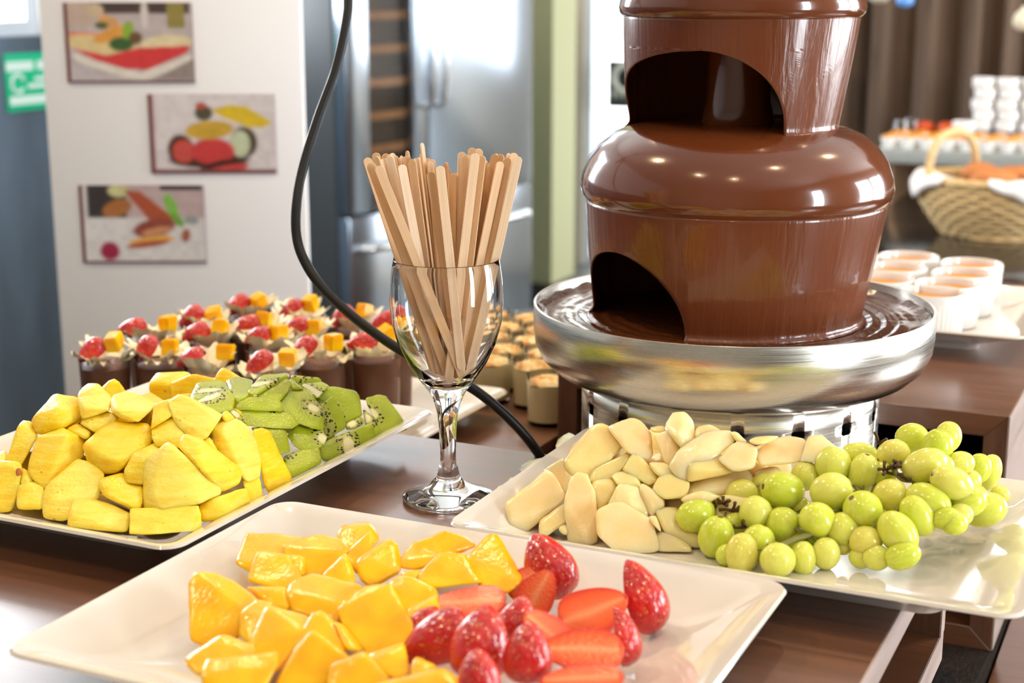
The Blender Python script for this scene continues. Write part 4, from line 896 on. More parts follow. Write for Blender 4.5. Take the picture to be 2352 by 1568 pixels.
MANGO = [
 ('G', '383,372,.1 430,250,.7 560,252,.9 692,272,.9 612,300,.3 590,342,.1 480,345,0 450,412,0', 'farthest corner one of the heap, on the bare platter side'),
 ('G', '598,302,.3 700,268,.8 760,258,.9 842,280,.8 872,322,.4 720,455,0 678,440,0 612,352,.1', 'wide one behind the first steep block, in the back row'),
 ('G', '832,242,.4 860,214,.8 982,194,1 1018,270,.6 990,302,.2 880,315,0 845,283,.1', 'topmost small one with a frosted tip'),
 ('G', '868,335,.3 980,240,.5 992,302,.3 922,425,.1 908,372,.1', 'thin leaning one below the frosted tip'),
 ('G', '918,365,0 1000,300,.4 1060,268,.9 1102,300,.8 1115,412,.2 982,485,0 938,442,0', 'rounded block with beads of juice, behind the gap in the back row'),
 ('G', '758,442,0 870,330,.4 912,442,.1 900,495,0 800,478,0', 'bright triangular one in front of the leaning one'),
 ('G', '438,455,.1 480,330,.6 602,350,.7 668,452,.2 590,492,-.1 460,445,0', 'steep block in front of the farthest corner one'),
 ('G', '418,485,.5 600,488,.5 622,592,.2 530,575,.2', 'low wet one below the steep block'),
 ('G', '178,485,.3 200,430,.7 290,440,.9 362,470,.8 468,550,.5 420,602,.1 395,695,.1 250,738,0 183,712,0', 'large lone block at the bare side of the platter, casting a shadow'),
 ('G', '608,505,.1 650,458,.6 720,430,1 822,450,1 935,482,.8 852,562,-.1 842,655,0 640,592,0', 'broad one with a blazing wet top, in the middle'),
 ('G', '848,595,.1 960,498,.8 1070,488,.9 1152,642,.3 1152,725,.1 980,785,-.2 940,702,-.1 868,645,0', 'big cube next to the large strawberry'),
 ('G', '395,695,.4 400,600,.6 470,548,.9 542,560,.8 500,625,.3 440,745,0', 'narrow one between the lone block and the glossy cube'),
 ('G', '438,745,.1 490,640,.5 520,578,.9 682,620,.9 712,642,.8 690,685,.2 610,805,0 560,865,-.1', 'glossy cube with a white shine, front of the lone block'),
 ('G', '638,745,.2 720,608,.7 760,598,.8 812,640,.7 875,755,.4 800,835,0 640,795,0', 'peaked one next to the glossy cube'),
 ('G', '565,915,.1 640,780,.4 720,690,.4 820,760,.3 872,805,.3 742,950,0 580,985,0', 'long one sloping to the front edge of the frame'),
 ('G', '148,812,.3 310,700,.8 440,748,.6 472,795,.3 250,885,-.1 190,872,0', 'wedge nearest the wet shine on the platter'),
 ('G', '233,872,.1 260,818,.5 540,788,.8 552,832,.5 480,960,0 250,985,0', 'flat topped one lowest at the bare side'),
 ('G', '798,842,.5 960,778,.4 1062,892,.1 980,985,0 790,985,0', 'pointed one at the front below the big cube'),
 ('G', '968,792,.5 1130,738,.7 1152,872,.3 1070,895,.1 1000,815,.1', 'shaded square one in front of the big cube'),
 ('G', '1118,365,.1 1180,290,.6 1310,240,1.1 1400,268,1 1452,302,.7 1330,322,.2 1200,402,0 1130,392,0', 'broad back one on the strawberry side'),
 ('G', '1198,435,.1 1290,340,.5 1402,343,.6 1472,462,.2 1280,485,-.1 1210,472,0', 'one with a frothy white edge, before the broad back one'),
 ('G', '1418,355,.2 1510,258,1 1552,253,1.1 1664,442,.5 1600,505,.1 1480,485,0', 'bright yellow peak beside the upright strawberry'),
 ('G', '1058,475,.3 1120,438,.7 1180,450,.7 1282,502,.4 1270,645,.1 1140,585,0', 'shaded one behind the big cube'),
 ('G', '1128,412,.6 1212,408,.6 1180,455,.4 1120,442,.4', 'small one tucked under the broad back one'),
 ('G', '1158,880,.3 1180,798,.6 1282,840,.5 1200,905,0', 'small point poking up by the front strawberries'),
 ('G', '978,930,.1 1300,848,.7 1352,890,.6 1395,985,.2 980,990,0', 'long wet one along the front, under the small point'),
 ('G', '808,642,.8 862,652,.9 952,775,.5 870,765,.3', 'narrow side of one behind the peaked one'),
 ('G', '1138,595,.3 1270,520,.7 1302,625,.4 1160,655,.1', 'one half buried behind the dark strawberry'),
 ('G', '588,342,.8 682,350,.8 692,435,.5 640,425,.4', 'orange one hidden behind the steep block'),
]
for k, s, lab in MANGO: chunk('mango_cube', k, s, 'mango cube, ' + lab, 'mango', 'mango cubes', M['mango'], surf_mango, bev=0.0030, back=2.6, seg=2, amp=.0004, grow=1.15, soft=2, relief=1.8, follow=.3)

def buried(name, label, cat, group, mt, surf, spots, size, depth, bev):
    for (x, y) in spots:
        bm = bmesh.new(); c = Vector((x, y, max(surf(x, y) - depth, PLZ + size*.55))); q = Matrix.Rotation(R.uniform(0, 3), 3, 'X') @ Matrix.Rotation(R.uniform(0, 3), 3, 'Z')
        for sx in (-1, 1):
            for sy in (-1, 1):
                for sz in (-1, 1):
                    v = q @ (Vector((sx*R.uniform(.7, 1.1), sy*R.uniform(.7, 1.2), sz*R.uniform(.6, 1))) * size * .62); v.z = max(v.z, PLZ - c.z); bm.verts.new(v)
        bmesh.ops.convex_hull(bm, input=bm.verts[:]); finish(bm, bev, 2, .0004)
        me = bpy.data.meshes.new(name); bm.to_mesh(me); bm.free(); tag(link(name, me, mt, None, True, c), label, cat, group)
def grid(x0, x1, y0, y1, nx_, ny_): return [(x0 + (x1-x0)*(i+.5)/nx_ + R.uniform(-.006, .006), y0 + (y1-y0)*(j+.5)/ny_ + R.uniform(-.006, .006)) for i in range(nx_) for j in range(ny_)]
buried('pineapple_chunk', 'pineapple chunk buried inside the heap, glimpsed only in the gaps', 'pineapple', 'buried pineapple chunks', M['pineapple'], surf_pine, grid(-.82, -.66, .83, .96, 4, 3) + grid(-.80, -.72, .97, 1.04, 3, 1), .026, .040, .003)
buried('kiwi_slice', 'kiwi slice buried inside the heap, glimpsed only in the gaps', 'kiwi', 'buried kiwi slices', M['kiwi'], surf_kiwi, grid(-.70, -.645, .99, 1.08, 2, 3), .022, .030, .003)
buried('melon_chunk', 'melon chunk buried inside the heap, glimpsed only in the gaps', 'melon', 'buried melon chunks', M['melon'], surf_melon, grid(-.40, -.27, .95, 1.07, 4, 3), .024, .040, .004)
BERRIES = [   # centre x, y, length, width, tip angle, tip depth, dome direction, depth offset, label
 (1795,412,300,215,118,.25,(.15,.4,-.9),.006,'upright one with a pale pink tip at the back of the heap'),
 (2195,570,330,235,108,.1,(.75,.2,-.45),.0,'one lying apart on the bare end of the platter'),
 (1440,552,350,215,185,.1,(.05,-.85,.45),.0,'one with its glittering cut face up, next to the mango'),
 (1310,715,340,230,205,-.1,(-.15,.55,-.8),.0,'one pointing at the mango heap'),
 (1475,765,330,250,80,.3,(.1,.35,-.9),-.012,'big dark one in the middle of the front'),
 (1965,600,320,235,20,.2,(.40,-.45,.7),.0,'one showing a shallow oval cut face, before the lone one'),
 (1730,520,210,160,60,.2,(0,-.5,.8),.006,'orange slice leaning against the upright one'),
 (1790,700,250,200,140,.0,(-.1,-.7,.55),-.004,'one with a sparkling orange cut, in the centre'),
 (1690,805,270,205,88,.15,(.0,.25,-.95),-.016,'one standing with seeds facing out, at the front'),
 (1965,765,370,200,178,-.1,(.1,-.6,.7),-.012,'one with the largest bare orange cut face'),
 (2105,730,260,180,98,.2,(.8,.25,-.2),-.010,'one whose skin glints beside the largest bare cut face'),
 (1470,900,220,180,92,.1,(0,.5,-.85),-.03,'light red one cropped at the front below the dark one'),
 (1960,895,370,160,182,-.1,(.1,-.75,.5),-.03,'one cropped at the front below the largest bare cut face'),
 (1220,680,200,160,60,.2,(-.3,.4,-.85),.012,'dark one peeping between mango and the pointing one'),
 (1640,650,210,165,70,.2,(-.4,.35,-.8),.0,'dark red one squeezed in the middle'),
 (1672,470,190,140,40,.2,(.2,-.5,.8),.012,'pale orange slice under the bright yellow mango peak'),
]
for n_, (x, y, L, W, a, td, dm, off, lab) in enumerate(BERRIES):
    px, py = zp('G', x, y); D = (march(px, py, surf_berry) or 0.9) + off
    o = berry_obj('strawberry_half', n_, atd(px, py, D), cdir(math.cos(rad(a)), math.sin(rad(a)), td), cdir(*dm), L / 1.96 * D / FPX * 1.04, W / 1.96 * D / FPX * 1.16)
    mw = o.matrix_basis.copy(); zlow = min((mw @ v.co).z for v in o.data.vertices)
    if zlow < PLZ: o.matrix_basis = Matrix.Translation((0, 0, PLZ - zlow)) @ mw
    tag(o, 'strawberry half, ' + lab, 'strawberry', 'cut strawberries')

# ------------------------------------------------------------------ grapes
bm = bmesh.new(); bmesh.ops.create_uvsphere(bm, u_segments=28, v_segments=18, radius=1.0)
for v in bm.verts:
    if v.co.z < -0.93: v.co.z += (-(v.co.z) - 0.93) * 1.1
me_grape = bpy.data.meshes.new('grape'); bm.to_mesh(me_grape); bm.free(); me_grape.materials.append(M['grape']); me_grape.polygons.foreach_set('use_smooth', [True]*len(me_grape.polygons))
FRONT = [(228,663,108,84,25,-.4),(340,782,92,112,80,-.5),(325,585,70,48,10,1.2),(475,550,86,76,20,.6),(552,648,86,82,60,-.6),(700,530,116,94,-12,-.3),(700,715,86,92,90,.1),(565,812,86,94,70,-.4),(478,872,84,108,80,.4),(672,905,92,88,0,-.3),(808,895,66,90,90,.5),(932,870,72,84,90,.8),(887,692,98,92,-30,-.9),(960,538,110,98,20,-.5),(970,390,95,92,70,.2),(820,452,70,78,90,1.2),(1137,437,78,106,85,.8),(1130,637,100,101,-45,-.6),(1022,742,86,90,70,.3),(1145,806,86,80,0,.3),(1280,558,90,85,20,.1),(1320,760,92,122,125,-.4),(1345,882,95,70,20,.2),(1205,892,73,66,0,.9),(1428,665,84,114,125,.2),(1110,332,95,58,0,1.6),(440,705,55,62,0,1.0),(1025,835,46,40,0,1.3),(885,790,50,42,0,1.2),(790,610,48,50,0,1.3),(600,500,70,66,10,1.5),(760,800,70,70,0,1.6),(1030,600,72,72,0,1.5),(1210,700,76,76,0,1.5),(640,640,60,64,0,1.5),(1120,890,60,58,0,1.4),(400,880,58,60,0,1.0),(1230,450,74,74,0,1.5)]
BACK = [(1295,338,88,78,20,.6),(1395,250,86,78,10,.9),(1535,292,80,90,80,.2),(1590,242,68,82,80,1.2),(1465,398,122,86,22,-.5),(1480,592,122,92,-25,.0),(1612,492,122,84,-25,-.7),(1655,386,78,63,10,.4),(1757,411,63,78,80,.9),(1815,432,58,98,80,1.4),(1690,587,104,84,15,-.2),(1750,588,58,84,90,.3),(1790,635,114,86,22,.2),(1870,556,50,50,0,1.2),(1575,680,72,56,20,.4),(1622,706,70,62,0,.9),(1420,560,50,60,0,1.2),(1560,400,60,60,0,1.4),(1700,480,66,62,0,1.5),(1540,640,66,62,0,1.3),(1660,660,62,58,0,1.3),(1400,400,64,62,0,1.3)]
def bunch(lst, label, name='grape_bunch', stems=(), stub=()):
    cen = []
    for g in lst:
        px, py = zp('N', g[0], g[1]); D = march(px, py, surf_grape) or 1.14
        D += g[5] * 0.0085; rz = g[3] / 2.347 * D / FPX; P = np.array(atd(px, py, D)); zf = PLZ + min(g[2], g[3]) / 2.347 * D / FPX * 0.92
        if P[2] < zf:       # slide toward the camera along the ray until the berry rests on the platter
            r = ray(px, py); t = (zf - CAMZ) / r[2]; P = CV + r * t; D = t
        cen.append((P, D))
    O = np.mean([c[0] for c in cen], axis=0); O[2] = 0.0115
    root = empty(name, O, label, 'grapes', 'grape bunches')
    for g, (P, D) in zip(lst, cen):
        a, b = g[2] / 2.347 * D / FPX * 1.07, g[3] / 2.347 * D / FPX * 1.07
        ax = cdir(math.cos(rad(g[4])), math.sin(rad(g[4])), R.uniform(-.45, .45))
        if b > a: ax = cdir(math.cos(rad(g[4])), math.sin(rad(g[4])), R.uniform(-.45, .45)); a, b = b, a
        if R.random() < .5: ax = -ax
        xx = ax.orthogonal().normalized(); yy = ax.cross(xx)
        mw = Matrix((xx, yy, ax)).transposed().to_4x4() @ Matrix.Diagonal((b, b, a, 1)); mw.translation = Vector(P - O)
        o = bpy.data.objects.new('grape', me_grape); COL.objects.link(o); o.parent = root; o.matrix_local = mw
    bm = bmesh.new()
    for path in stems:
        pts = []
        for x, y, d in path:
            px, py = zp('N', x, y); pts.append(Vector(atd(px, py, (march(px, py, surf_grape) or 1.13) + d*0.0085)) - Vector(O))
        sp = smooth_path(pts, 5); tube(bm, sp, [0.0021] * len(sp), 7)
        for g, (P, D) in zip(lst, cen):
            q = Vector(P - O); near = min(sp, key=lambda s: (s - q).length)
            if (near - q).length < 0.03 and (near - q).length > 0.004: tube(bm, [near, near.lerp(q, .5) + Vector((0, 0, .001)), near.lerp(q, .8)], 0.0009, 5)
    bm_obj('stem', bm, M['grape_stem'], root, True)
    for x, y, d, n in stub:
        bm = bmesh.new(); px, py = zp('N', x, y); c = Vector(atd(px, py, (march(px, py, surf_grape) or 1.13) + d*0.0085)) - Vector(O)
        for k in range(n):
            v = cdir(R.uniform(-1, 1), R.uniform(-.3, 1), R.uniform(-.9, .2)); L = R.uniform(.004, .010)
            tube(bm, [c, c + v*L*.6 + Vector((R.uniform(-.001,.001),)*3), c + v*L], [0.0013, 0.0010, 0.0014], 5)
        o = bm_obj('dry_stub', bm, M['grape_stub'], root, True); o['label'] = 'brown dried stalk ends'
bunch(FRONT, 'green grape bunch in front with its cut stem pointing toward the viewer', stems=[[(655,845,-1.6),(760,795,-1.2),(850,765,-.6),(980,690,.9),(1130,560,1.3),(1290,640,1.2)],[(980,690,.9),(700,620,1.2),(430,640,.4),(340,610,.2)],[(1130,560,1.3),(1040,430,1.3)]], stub=[(650,850,-1.6,5),(385,605,-.3,7),(490,730,.2,3),(430,640,0,4)])
bunch(BACK, 'green grape bunch heaped highest behind the front bunch', stems=[[(1300,420,-.6),(1350,470,-.3),(1480,480,.9),(1620,540,1.2),(1780,560,1.0)],[(1480,480,.9),(1560,380,1.2)]], stub=[(1300,400,-1.0,8),(1250,430,-.5,5),(1360,470,-.4,4),(1215,280,.2,2)])

# ------------------------------------------------------------------ chocolate mousse cups
def ruffle_mesh(seed):
    # curled white chocolate shavings: a few broad wavy petals standing round the rim
    rr_ = random.Random(seed); bm = bmesh.new()
    for k in range(7):
        a0 = 2*math.pi*k/7 + rr_.uniform(-.3, .3); span = rr_.uniform(.9, 1.5); tilt = rr_.uniform(.35, 1.25); ln = rr_.uniform(.018, .027); ph = rr_.uniform(0, 6); nf = rr_.uniform(1.6, 3.2); r0 = rr_.uniform(.010, .019)
        n, mrow = 26, 6; g = []
        for i in range(n + 1):
            t = i / n; a = a0 + span * (t - .5); row = []; env = 0.55 + 0.45*math.sin(math.pi*t)
            for j in range(mrow + 1):
                s = j / mrow; w_ = .0036*math.sin(2*math.pi*nf*t + ph)*s
                r = r0 + ln*s*env*math.cos(tilt) + w_*math.sin(tilt) + .0006*rr_.uniform(-1, 1)*(s > .9); z = -.001 + ln*s*env*math.sin(tilt)*.75 + w_*math.cos(tilt) + .0008*rr_.uniform(-1, 1)*(s > .9)
                row.append(bm.verts.new((r*math.cos(a), r*math.sin(a), z)))
            g.append(row)
        for A, B in zip(g, g[1:]):
            for j in range(mrow): bm.faces.new((A[j], B[j], B[j+1], A[j+1]))
    for v in bm.verts:
        q = math.hypot(v.co.x, v.co.y)
        if q > .034: v.co.x *= .034/q; v.co.y *= .034/q
    me = bpy.data.meshes.new('ruffle'); bm.to_mesh(me); bm.free(); me.materials.append(M['ruffle']); me.polygons.foreach_set('use_smooth', [True]*len(me.polygons)); return me
RUF = [ruffle_mesh(s) for s in range(5)]
CR, CH = 0.0262, 0.083
def mesh_of(fn, mt, smooth):
    bm = bmesh.new(); fn(bm); bmesh.ops.recalc_face_normals(bm, faces=bm.faces[:]); me = bpy.data.meshes.new('m'); bm.to_mesh(me); bm.free(); me.materials.append(mt)
    me.polygons.foreach_set('use_smooth', [True]*len(me.polygons)); me.set_sharp_from_angle(angle=rad(smooth)); return me
cup_me = mesh_of(lambda b: lathe(b, [(0.0, 0.0), (CR*.86, 0.0), (CR*.9, .0012), (CR, CH - .001), (CR - .0005, CH), (CR - .0009, CH - .001), (CR*.9 - .0010, .006), (0.0, .0055)], 48), M['thin_glass'], 40); cup_me.name = 'cup_glass'
mou_me = mesh_of(lambda b: lathe(b, [(0.0, .0057), (CR*.9 - .0008, .0062), (CR - .0009, CH*.78), (CR - .0008, CH*.84), (CR*.5, CH*.87), (0.0, CH*.87)], 40), M['mousse'], 60); mou_me.name = 'mousse'
def cube_me(seed):
    rr_ = random.Random(seed); bm = bmesh.new(); h = .0080
    vs = [(sx*h*rr_.uniform(.8, 1.1), sy*h*rr_.uniform(.8, 1.1), sz*h*rr_.uniform(.85, 1.2)) for sx in (-1, 1) for sy in (-1, 1) for sz in (-1, 1)]
    for v in vs: bm.verts.new(v)
    bmesh.ops.convex_hull(bm, input=bm.verts[:]); bmesh.ops.dissolve_limit(bm, angle_limit=rad(12), verts=bm.verts[:], edges=bm.edges[:])
    bmesh.ops.bevel(bm, geom=bm.edges[:], offset=.0013, segments=2, affect='EDGES', clamp_overlap=True)
    me = bpy.data.meshes.new('mango_cube'); bm.to_mesh(me); bm.free(); me.materials.append(M['mango']); me.polygons.foreach_set('use_smooth', [True]*len(me.polygons)); me.set_sharp_from_angle(angle=rad(50)); return me
CUBES = [cube_me(s) for s in range(4)]
BZ = -0.080 + 0.0112
CUPS = [((215,803),(262,785),'front row, farthest from the wine glass'),((340,800),(390,797),'front row, second from the far board end'),((445,825),(517,808),'front row, third from the far board end'),((600,833),(662,822),'front row, its cut strawberry just above the kiwi'),
 ((702,800),(766,786),'with a big white frill, behind the kiwi end'),((838,788),(888,768),'with a low frill, touching the wine glass outline'),((310,755),(385,742),'second row, farthest from the wine glass'),((455,765),(506,753),'second row, second from the far board end'),
 ((597,775),(640,764),'second row, with an upright mango cube over a low strawberry'),((684,752),(720,752),'second row, nearest the cable'),((445,726),(490,723),'third row, farthest from the wine glass'),((575,746),(608,733),'third row, in the middle of the tray'),
 ((550,700),(595,693),'back row, with the tallest mango cube'),((675,711),(713,697),'back row, with a frilled fan behind its strawberry'),((790,727),(836,714),'back row, crossed by the cable'),((889,738),(898,760),'back row, half hidden by the wine glass')]
cpos = [np.array(at((sb[0] + mc[0]) / 2, max(sb[1], mc[1]) + 4, 0.016))[:2] for sb, mc, _ in CUPS]
for _ in range(60):                                         # set the glasses down without touching each other
    for a in range(len(cpos)):
        for b in range(a):
            d = cpos[a] - cpos[b]; L = np.linalg.norm(d); gap = 2 * CR + 0.0012 - L
            if gap > 0: cpos[a] = cpos[a] + d / L * gap / 2; cpos[b] = cpos[b] - d / L * gap / 2
for i, (sb, mc, lab) in enumerate(CUPS):
    mx, my = (sb[0] + mc[0]) / 2, max(sb[1], mc[1]) + 4
    c = cpos[i]; root = empty('mousse_cup', (c[0], c[1], BZ), 'chocolate mousse cup, ' + lab, 'dessert', 'chocolate mousse cups', rz=R.uniform(0, 6))
    rot = Matrix.Rotation(-root.rotation_euler.z, 4, 'Z')
    def child(nm, me, ml): o = bpy.data.objects.new(nm, me); COL.objects.link(o); o.parent = root; o.matrix_local = ml; return o
    child('cup_glass', cup_me, Matrix.Identity(4)); child('mousse', mou_me, Matrix.Identity(4))
    child('ruffle', RUF[i % 5], Matrix.Translation((0, 0, CH*.92)) @ Matrix.Rotation(R.uniform(0, 6), 4, 'Z') @ Matrix.Diagonal((1.12, 1.12, 1.2, 1)))
    D = np.linalg.norm(at(mx, my, 0.016) - CV) / np.linalg.norm(ray(mx, my))
    for q, (px, py) in enumerate((sb, mc)):
        w_ = Vector(atd(px, py, D - 0.006)); loc = rot @ (w_ - root.location)
        if q == 0:
            x = rot @ cdir(-.8 + R.uniform(-.5, .4), -.35 + R.uniform(-.45, .25), R.uniform(-.6, .3)); dz_ = rot @ cdir(R.uniform(-.5, .4), .75, R.uniform(-.9, -.2))
            berry_obj('strawberry', i, loc, x, dz_, .0335, .0255, root)
        else:
            child('mango_cube', CUBES[i % 4], Matrix.Translation(loc) @ rot @ Matrix.Rotation(R.uniform(-.5, .5), 4, 'X') @ Matrix.Rotation(R.uniform(0, 3), 4, 'Z'))

# ------------------------------------------------------------------ trifle glasses
TR, TH = 0.0235, 0.055
tg_me = mesh_of(lambda b: lathe(b, [(0.0, 0.0), (TR*.9, 0.0), (TR*.93, .0012), (TR, TH - .001), (TR - .0005, TH), (TR - .0009, TH - .001), (TR*.93 - .0010, .005), (0.0, .0045)], 40), M['thin_glass'], 40); tg_me.name = 'cup_glass'
tc_me = mesh_of(lambda b: lathe(b, [(0.0, .0048), (TR*.93 - .0008, .0052), (TR - .0010, TH*.66), (TR - .0008, TH*.80), (0.0, TH*.84)], 32), M['cream'], 60); tc_me.name = 'cream'
def crumb(b):
    rr_ = random.Random(5); rings = []
    for i in range(9):
        r = (TR - .0012) * i / 8
        if i == 0: rings.append([b.verts.new((0, 0, TH*.95))]); continue
        rings.append([b.verts.new((r*math.cos(2*math.pi*k/24), r*math.sin(2*math.pi*k/24), TH*(.94 - .12*(i/8)**3) + rr_.uniform(-.0016, .0016))) for k in range(24)])
    for A, B in zip(rings, rings[1:]):
        for k in range(24):
            if len(A) == 1: b.faces.new((A[0], B[k], B[(k+1) % 24]))
            else: b.faces.new((A[k], B[k], B[(k+1) % 24], A[(k+1) % 24]))
cr_me = mesh_of(crumb, M['crumb'], 60); cr_me.name = 'crumble'
ORD = ['first', 'second', 'third', 'fourth', 'fifth', 'sixth', 'seventh', 'eighth', 'ninth', 'tenth']
tn = 0
for j in range(6):
    for i in range(5):
        x, y = -0.640 - 0.053*i + 0.010*(j % 2), 1.465 + 0.056*j
        if x < -0.665 and y < 1.51: continue
        tn += 1; root = empty('trifle_glass', (x, y, -0.080), None, 'dessert', 'creamy trifle glasses')
        root['label'] = 'crumble topped trifle glass, %s row behind the wine glass, %s from the open riser' % (ORD[j], ORD[i])
        for nm, me in (('cup_glass', tg_me), ('cream', tc_me), ('crumble', cr_me)):
            o = bpy.data.objects.new(nm, me); COL.objects.link(o); o.parent = root; o.rotation_euler = (0, 0, R.uniform(0, 6))

# ------------------------------------------------------------------ fluted white ramekins
def ramekin(b, r0=.0335, r1=.0370, h=.048, nfl=40, n=160):
    prof = [(r0*.9, 0.0, 0), (r0, .001, 0), (r0 + .0003, .003, .4), (r0 + (r1-r0)*.3, h*.3, 1), (r0 + (r1-r0)*.62, h*.66, 1), (r0 + (r1-r0)*.70, h*.74, .4), (r1 - .0005, h*.76, 0), (r1, h*.80, 0), (r1, h - .0015, 0), (r1 - .0008, h, 0), (r1 - .0030, h, 0), (r1 - .0038, h - .0015, 0), (r0 - .003, .006, 0)]
    rings = [[b.verts.new(((r + f*.0006*(abs(math.sin(nfl*math.pi*k/n)) - .5)*2)*math.cos(2*math.pi*k/n), (r + f*.0006*(abs(math.sin(nfl*math.pi*k/n)) - .5)*2)*math.sin(2*math.pi*k/n), z)) for k in range(n)] for r, z, f in prof]
    for A, B in zip(rings, rings[1:]):
        for k in range(n): b.faces.new((A[k], A[(k+1) % n], B[(k+1) % n], B[k]))
    b.faces.new(rings[0][::-1]); b.faces.new(rings[-1])
rk_me = mesh_of(ramekin, M['ramekin'], 40); rk_me.name = 'ramekin_body'
cu_me = mesh_of(lambda b: lathe(b, [(.0336, .0405), (.031, .0400), (0.0, .0402)], 40), M['custard'], 60); cu_me.name = 'custard'
for (px, py), lab in (((2088,586),'back of the column beside the fountain'),((2232,602),'farthest of the outer column near the back counter'),((2058,611),'second from the back, beside the fountain'),((2214,625),'outer column, second from the back'),((2026,637),'mostly hidden behind the fountain edge'),((2177,649),'outer column, second from the front'),((2141,668),'at the very front, its fluted side in full view'),((1950,584),'behind the falling chocolate sheet')):
    c = at(px, py, 0.0585); root = empty('ramekin', (c[0], c[1], 0.0105), 'white fluted custard ramekin, ' + lab, 'ramekin', 'custard ramekins')
    for nm, me in (('ramekin_body', rk_me), ('custard', cu_me)):
        o = bpy.data.objects.new(nm, me); COL.objects.link(o); o.parent = root

# ------------------------------------------------------------------ the far dessert counter
c2 = empty('dessert_counter', (0.2, 3.6, FL), 'far dark glossy counter carrying the bread basket and the raised shelf', 'counter')
part_box('granite_top', (-1.02, 2.95, GZ - 0.04), (1.6, 4.88, GZ), M['granite'], c2, 0.002); part_box('base_cabinet', (-1.0, 3.0, FL), (1.6, 4.86, GZ - 0.04), M['wood_y'], c2)
sh = empty('raised_shelf', (-0.2, 4.6, GZ), 'raised shelf with a pale grey edge above the bread basket', 'shelf')
part_box('shelf_board', (-0.90, 4.40, -0.110), (1.6, 4.85, -0.070), M['shelf_edge'], sh, 0.002); part_box('back_panel', (-0.86, 4.70, GZ), (1.55, 4.72, -0.110), M['panel'], sh)
for x in (-0.88, 0.3, 1.5): part_box('support', (x, 4.44, GZ), (x + 0.02, 4.70, -0.110), M['panel'], sh)
fill_me = mesh_of(lambda b: lathe(b, [(.021, .029), (.019, .034), (.010, .038), (0.0, .039)], 24), M['custard'], 60); fill_me.name = 'filling'
scup_me = mesh_of(lambda b: lathe(b, [(0.0, 0.0), (.014, 0.0), (.0155, .001), (.0225, .030), (.0222, .031), (.0212, .030), (.0145, .003), (0.0, .003)], 28), M['ramekin'], 40); scup_me.name = 'cup'
for j in range(4):
    for i in range(9):
        x, y = -0.875 + 0.055*i + (0.012 if j % 2 else 0), 4.43 + 0.055*j
        root = empty('dessert_cup', (x, y, -0.070), 'tiny white amber topped cup, %s row from the shelf edge, %s from the fountain' % (ORD[j], ORD[i]), 'dessert', 'tiny amber dessert cups')
        for nm, me in (('cup', scup_me), ('filling', fill_me)):
            o = bpy.data.objects.new(nm, me); COL.objects.link(o); o.parent = root
stack_me = mesh_of(lambda b: lathe(b, [(0.0, 0.0), (.031, 0.0), (.0325, .001), (.0345, .028), (.0340, .0295), (.0325, .0285), (.030, .004), (0.0, .004)], 36), M['ramekin'], 40); stack_me.name = 'stacked_ramekin'
tr = empty('dark_tray', (-0.42, 4.69, -0.070), 'dark low stand under the stacked white ramekins on the far shelf', 'stand')
part_box('stand_top', (-0.70, 4.63, -0.05), (-0.20, 4.80, -0.035), M['dark'], tr, 0.001); part_box('stand_foot', (-0.62, 4.66, -0.07), (-0.18, 4.78, -0.05), M['dark'], tr)
for c_ in range(6):
    for k in range(5):
        x = -0.655 + 0.0705*c_ + (0.004 if k % 2 else -0.004)
        o = bpy.data.objects.new('stacked_ramekin', stack_me); COL.objects.link(o); o.location = (x, 4.70, -0.035 + 0.0312*k)
        tag(o, 'white ramekin, ' + ['bottom', 'second', 'middle', 'fourth', 'top'][k] + ' layer of stack ' + ['nearest the red fruit', 'second from the red fruit', 'third from the red fruit', 'fourth from the red fruit', 'fifth from the red fruit', 'last from the red fruit'][c_], 'ramekin', 'stacked white ramekins')
o = bpy.data.objects.new('stacked_ramekin', stack_me); COL.objects.link(o); o.location = (-0.70, 4.645, 0.058); o.location.z = -0.035
tag(o, 'lone white ramekin standing before the stacks by the red fruit', 'ramekin', 'stacked white ramekins')
ds = bmesh.new(); lathe(ds, [(0.0, 0.0), (.05, 0.0), (.075, .012), (.0745, .014), (.05, .004), (0.0, .003)], 40); ob = bm_obj('fruit_dish', ds, M['dark'], None, 40, (-0.80, 4.76, -0.070)); tag(ob, 'small dark dish holding orange red fruit on the far shelf', 'dish')
for k, (dx, lab) in enumerate(((-0.034, 'nearer the glass jars'), (0.034, 'nearer the ramekin stacks'))):
    bm = bmesh.new(); prof = [(0.0, -.024), (.014, -.0235), (.027, -.014), (.031, 0.0), (.028, .012), (.018, .022), (.006, .0205), (0.0, .0185)]; lathe(bm, prof, 28)
    o = bm_obj('orange_red_fruit', bm, M['tomato'], None, True, (-0.80 + dx, 4.76, -0.070 + .0285)); tag(o, 'round orange red fruit in the dark dish, ' + lab, 'fruit', 'orange red fruit')
for k, (x, y, lab) in enumerate(((-0.885, 4.66, 'nearer the fountain'), (-0.865, 4.72, 'nearer the red fruit'))):
    bm = bmesh.new(); lathe(bm, [(0.0, 0.0), (.022, 0.0), (.024, .002), (.024, .05), (.020, .058), (.020, .066), (.0188, .066), (.0188, .057), (.0226, .049), (.0226, .004), (0.0, .003)], 32)
    o = bm_obj('glass_jar', bm, M['glass'], None, 40, (x, y, -0.070)); tag(o, 'small clear glass jar on the far shelf, ' + lab, 'jar', 'glass jars')
